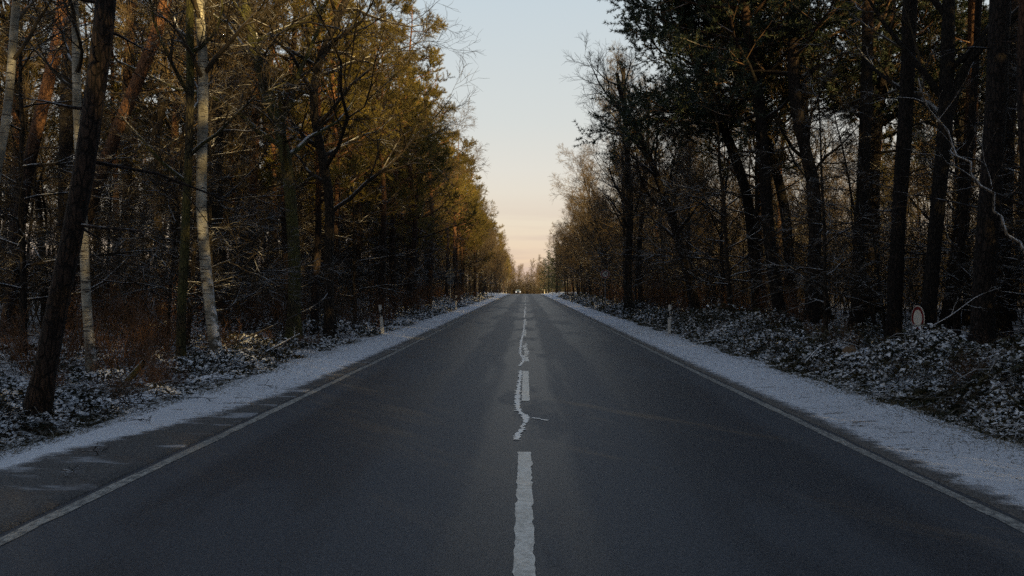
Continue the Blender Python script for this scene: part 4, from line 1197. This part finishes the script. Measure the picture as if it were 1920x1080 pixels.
def text_mesh(txt, size, mat):
    c = bpy.data.curves.new('number', 'FONT'); c.body = txt; c.size = size; c.align_x = 'CENTER'; c.align_y = 'CENTER'; c.extrude = 0.001; c.offset = 0.008
    o = bpy.data.objects.new('number', c); COL.objects.link(o)
    dg = bpy.context.evaluated_depsgraph_get()
    me = bpy.data.meshes.new_from_object(o.evaluated_get(dg))
    bpy.data.objects.remove(o); me.materials.clear(); me.materials.append(mat)
    return me

def round_sign(name, label, x, y, zc, rad, rz, number=None, tilt=0.0, ringw=0.17):
    gz = float(ground(x, y))
    root = empty(name, (x, y, gz), rz); root.rotation_euler = (0, tilt, rz); tag(root, label, 'road sign')
    h = zc - gz
    add_obj('pole', make_mesh('pole', cyl(0.030, -0.3, h + rad * 0.9), [M_steel]), root, (0, 0.035, 0))
    add_obj('plate', make_mesh('plate', disc(rad, -0.004, 0.003), [M_signwhite], False), root, (0, 0, h))
    add_obj('red_ring', make_mesh('red_ring', disc(rad * 0.93, -0.008, -0.005, rin=rad * (0.93 - 2 * ringw * 0.85)), [M_signred], False), root, (0, 0, h))
    add_obj('clamp', make_mesh('clamp', disc(0.05, 0.006, 0.03, 12), [M_steel], False), root, (0, 0, h))
    if number:
        o = add_obj('number', text_mesh(number, rad * 0.95, M_signblack), root, (0, -0.008, h)); o.rotation_euler = (math.pi / 2, 0, 0)
    return root
s70 = at(1134.5, 514, 50.0)
round_sign('speed_limit_sign', 'round red ringed speed limit sign reading 70 on the right verge', s70[0], 50.0, s70[2], 0.30, -0.05, '70')
sv = at(1712, 596, 17.0)
round_sign('no_vehicles_sign', 'round sign with red ring seen edge on in the right brambles', sv[0], 17.0, sv[2], 0.285, -math.radians(63) - math.atan2(sv[0], 17.0) * 1.0 + 0.0, None, 0.05, 0.155)

def warning_sign():
    x, y = at(844, 520, 66.0)[0], 66.0
    gz = float(ground(x, y)); top = at(844, 502, 66.0)[2]
    root = empty('warning_sign', (x, y, gz), 0.18); tag(root, 'triangular road sign with a round plate below, seen from behind on the left', 'road sign')
    h = top - gz
    add_obj('pole', make_mesh('pole', cyl(0.032, -0.3, h + 0.05), [M_steel]), root, (0, -0.04, 0))
    w = 0.45; t = h - 0.02; b = t - 0.78
    tri = [(-w, b), (w, b), (w * 0.97, b - 0.0), (0.03, t), (-0.03, t)]
    tri = [(-w + 0.04, b), (w - 0.04, b), (w, b + 0.06), (0.04, t), (-0.04, t), (-w, b + 0.06)]
    n = len(tri); fr = np.array([[p[0], -0.004, p[1]] for p in tri]); bk = fr + np.array([0, 0.008, 0])
    V = np.vstack([fr, bk])
    F = np.array([[i, n + i, n + (i + 1) % n, (i + 1) % n] for i in range(n)]); T = np.array([[0, i, i + 1] for i in range(1, n - 1)] + [[n, n + i + 1, n + i] for i in range(1, n - 1)])
    add_obj('triangle_plate', make_mesh('triangle_plate', [(V, F, 0), (V, T, 0)], [M_signback], False), root)
    # turned-over bright rim of the plate
    rim = np.array([[p[0] * 1.0, -0.006, p[1]] for p in tri]); P = np.vstack([rim, rim[:1]])
    segs = np.stack([P[:-1], (P[:-1] + P[1:]) / 2, P[1:]], 1)
    add_obj('rim', make_mesh('rim', [(*tubes(segs, np.full((n, 3), 0.012), 6), 0)], [M_steel]), root)
    add_obj('round_plate', make_mesh('round_plate', disc(0.33, -0.004, 0.004), [M_signback], False), root, (0, 0, b - 0.38))
    add_obj('bracket', make_mesh('bracket', [(np.array([[-0.4, -0.02, b + 0.03], [0.4, -0.02, b + 0.03], [0.4, -0.02, b + 0.07], [-0.4, -0.02, b + 0.07], [-0.4, -0.006, b + 0.03], [0.4, -0.006, b + 0.03], [0.4, -0.006, b + 0.07], [-0.4, -0.006, b + 0.07]]), np.array([[0, 1, 2, 3], [3, 2, 6, 7], [4, 7, 6, 5], [0, 4, 5, 1], [1, 5, 6, 2], [0, 3, 7, 4]]), 0)], [M_steel], False), root)
warning_sign()

# ------------------------------------------------------------------ the car coming over the crest
def car():
    x, y = -2.25, 232.0
    root = empty('parked_car' if False else 'car', (x, y, float(roadz(x, y))), 0.01); tag(root, 'dark blue car coming over the crest with its headlights facing us', 'car')
    prof = [(-2.1, 0.28), (-2.12, 0.62), (-2.0, 0.78), (-1.2, 0.92), (1.75, 0.96), (2.05, 0.85), (2.1, 0.3)]
    W = 0.87
    n = len(prof)
    L = np.array([[-W * (0.93 if k in (0, 1, 5, 6) else 1.0), p[0], p[1]] for k, p in enumerate(prof)]); Rr = L * np.array([-1, 1, 1])
    V = np.vstack([L, Rr]); F = np.array([[i, (i + 1) % n, n + (i + 1) % n, n + i] for i in range(n)])
    T = np.array([[0, i + 1, i] for i in range(1, n - 1)] + [[n, n + i, n + i + 1] for i in range(1, n - 1)])
    add_obj('body', make_mesh('body', [(V, F, 0), (V, T, 0)], [M_carpaint], False), root)
    def block(name, mat, lo, hi, z0, z1):
        (xa, ya0, ya1), (xb, yb0, yb1) = lo, hi
        c = np.array([[-xa, ya0, z0], [xa, ya0, z0], [xa, ya1, z0], [-xa, ya1, z0], [-xb, yb0, z1], [xb, yb0, z1], [xb, yb1, z1], [-xb, yb1, z1]])
        q = np.array([[0, 1, 5, 4], [1, 2, 6, 5], [2, 3, 7, 6], [3, 0, 4, 7], [4, 5, 6, 7], [0, 3, 2, 1]])
        return add_obj(name, make_mesh(name, [(c, q, 0)], [mat], False), root)
    block('windows', M_carglass, (0.80, -1.15, 1.6), (0.62, -0.35, 1.15), 0.93, 1.38)
    block('roof', M_carpaint, (0.62, -0.35, 1.15), (0.55, -0.2, 1.0), 1.381, 1.45)
    block('grille', M_black, (0.4, -2.15, -2.05), (0.4, -2.13, -2.05), 0.45, 0.60)
    m, nt, b = new_mat('headlight'); b.inputs['Base Color'].default_value = (0.8, 0.8, 0.8, 1)
    b.inputs['Emission Color'].default_value = (0.85, 0.92, 1.0, 1); b.inputs['Emission Strength'].default_value = 1.0
    nn = noise(nt, objcoord(nt), 20.0)
    me = make_mesh('headlight', disc(0.11, -0.03, 0.03, 16), [m], False)
    for sx in (-0.62, 0.62): add_obj('headlight', me, root, (sx, -2.11, 0.68))
    a = np.arange(18) * 2 * math.pi / 18
    ring = np.column_stack([np.zeros(18), 0.31 * np.cos(a), 0.31 * np.sin(a)])
    V = np.vstack([ring - [0.1, 0, 0], ring + [0.1, 0, 0], [[-0.1, 0, 0]], [[0.1, 0, 0]]]); i = np.arange(18); j = (i + 1) % 18
    wm = make_mesh('wheel', [(V, np.stack([i, j, j + 18, i + 18], 1), 0), (V, np.concatenate([np.stack([j, i, np.full(18, 36)], 1), np.stack([i + 18, j + 18, np.full(18, 37)], 1)]), 0)], [M_tyre], False)
    for sx in (-0.78, 0.78):
        for sy in (-1.35, 1.3): add_obj('wheel', wm, root, (sx, sy, 0.31))
car()
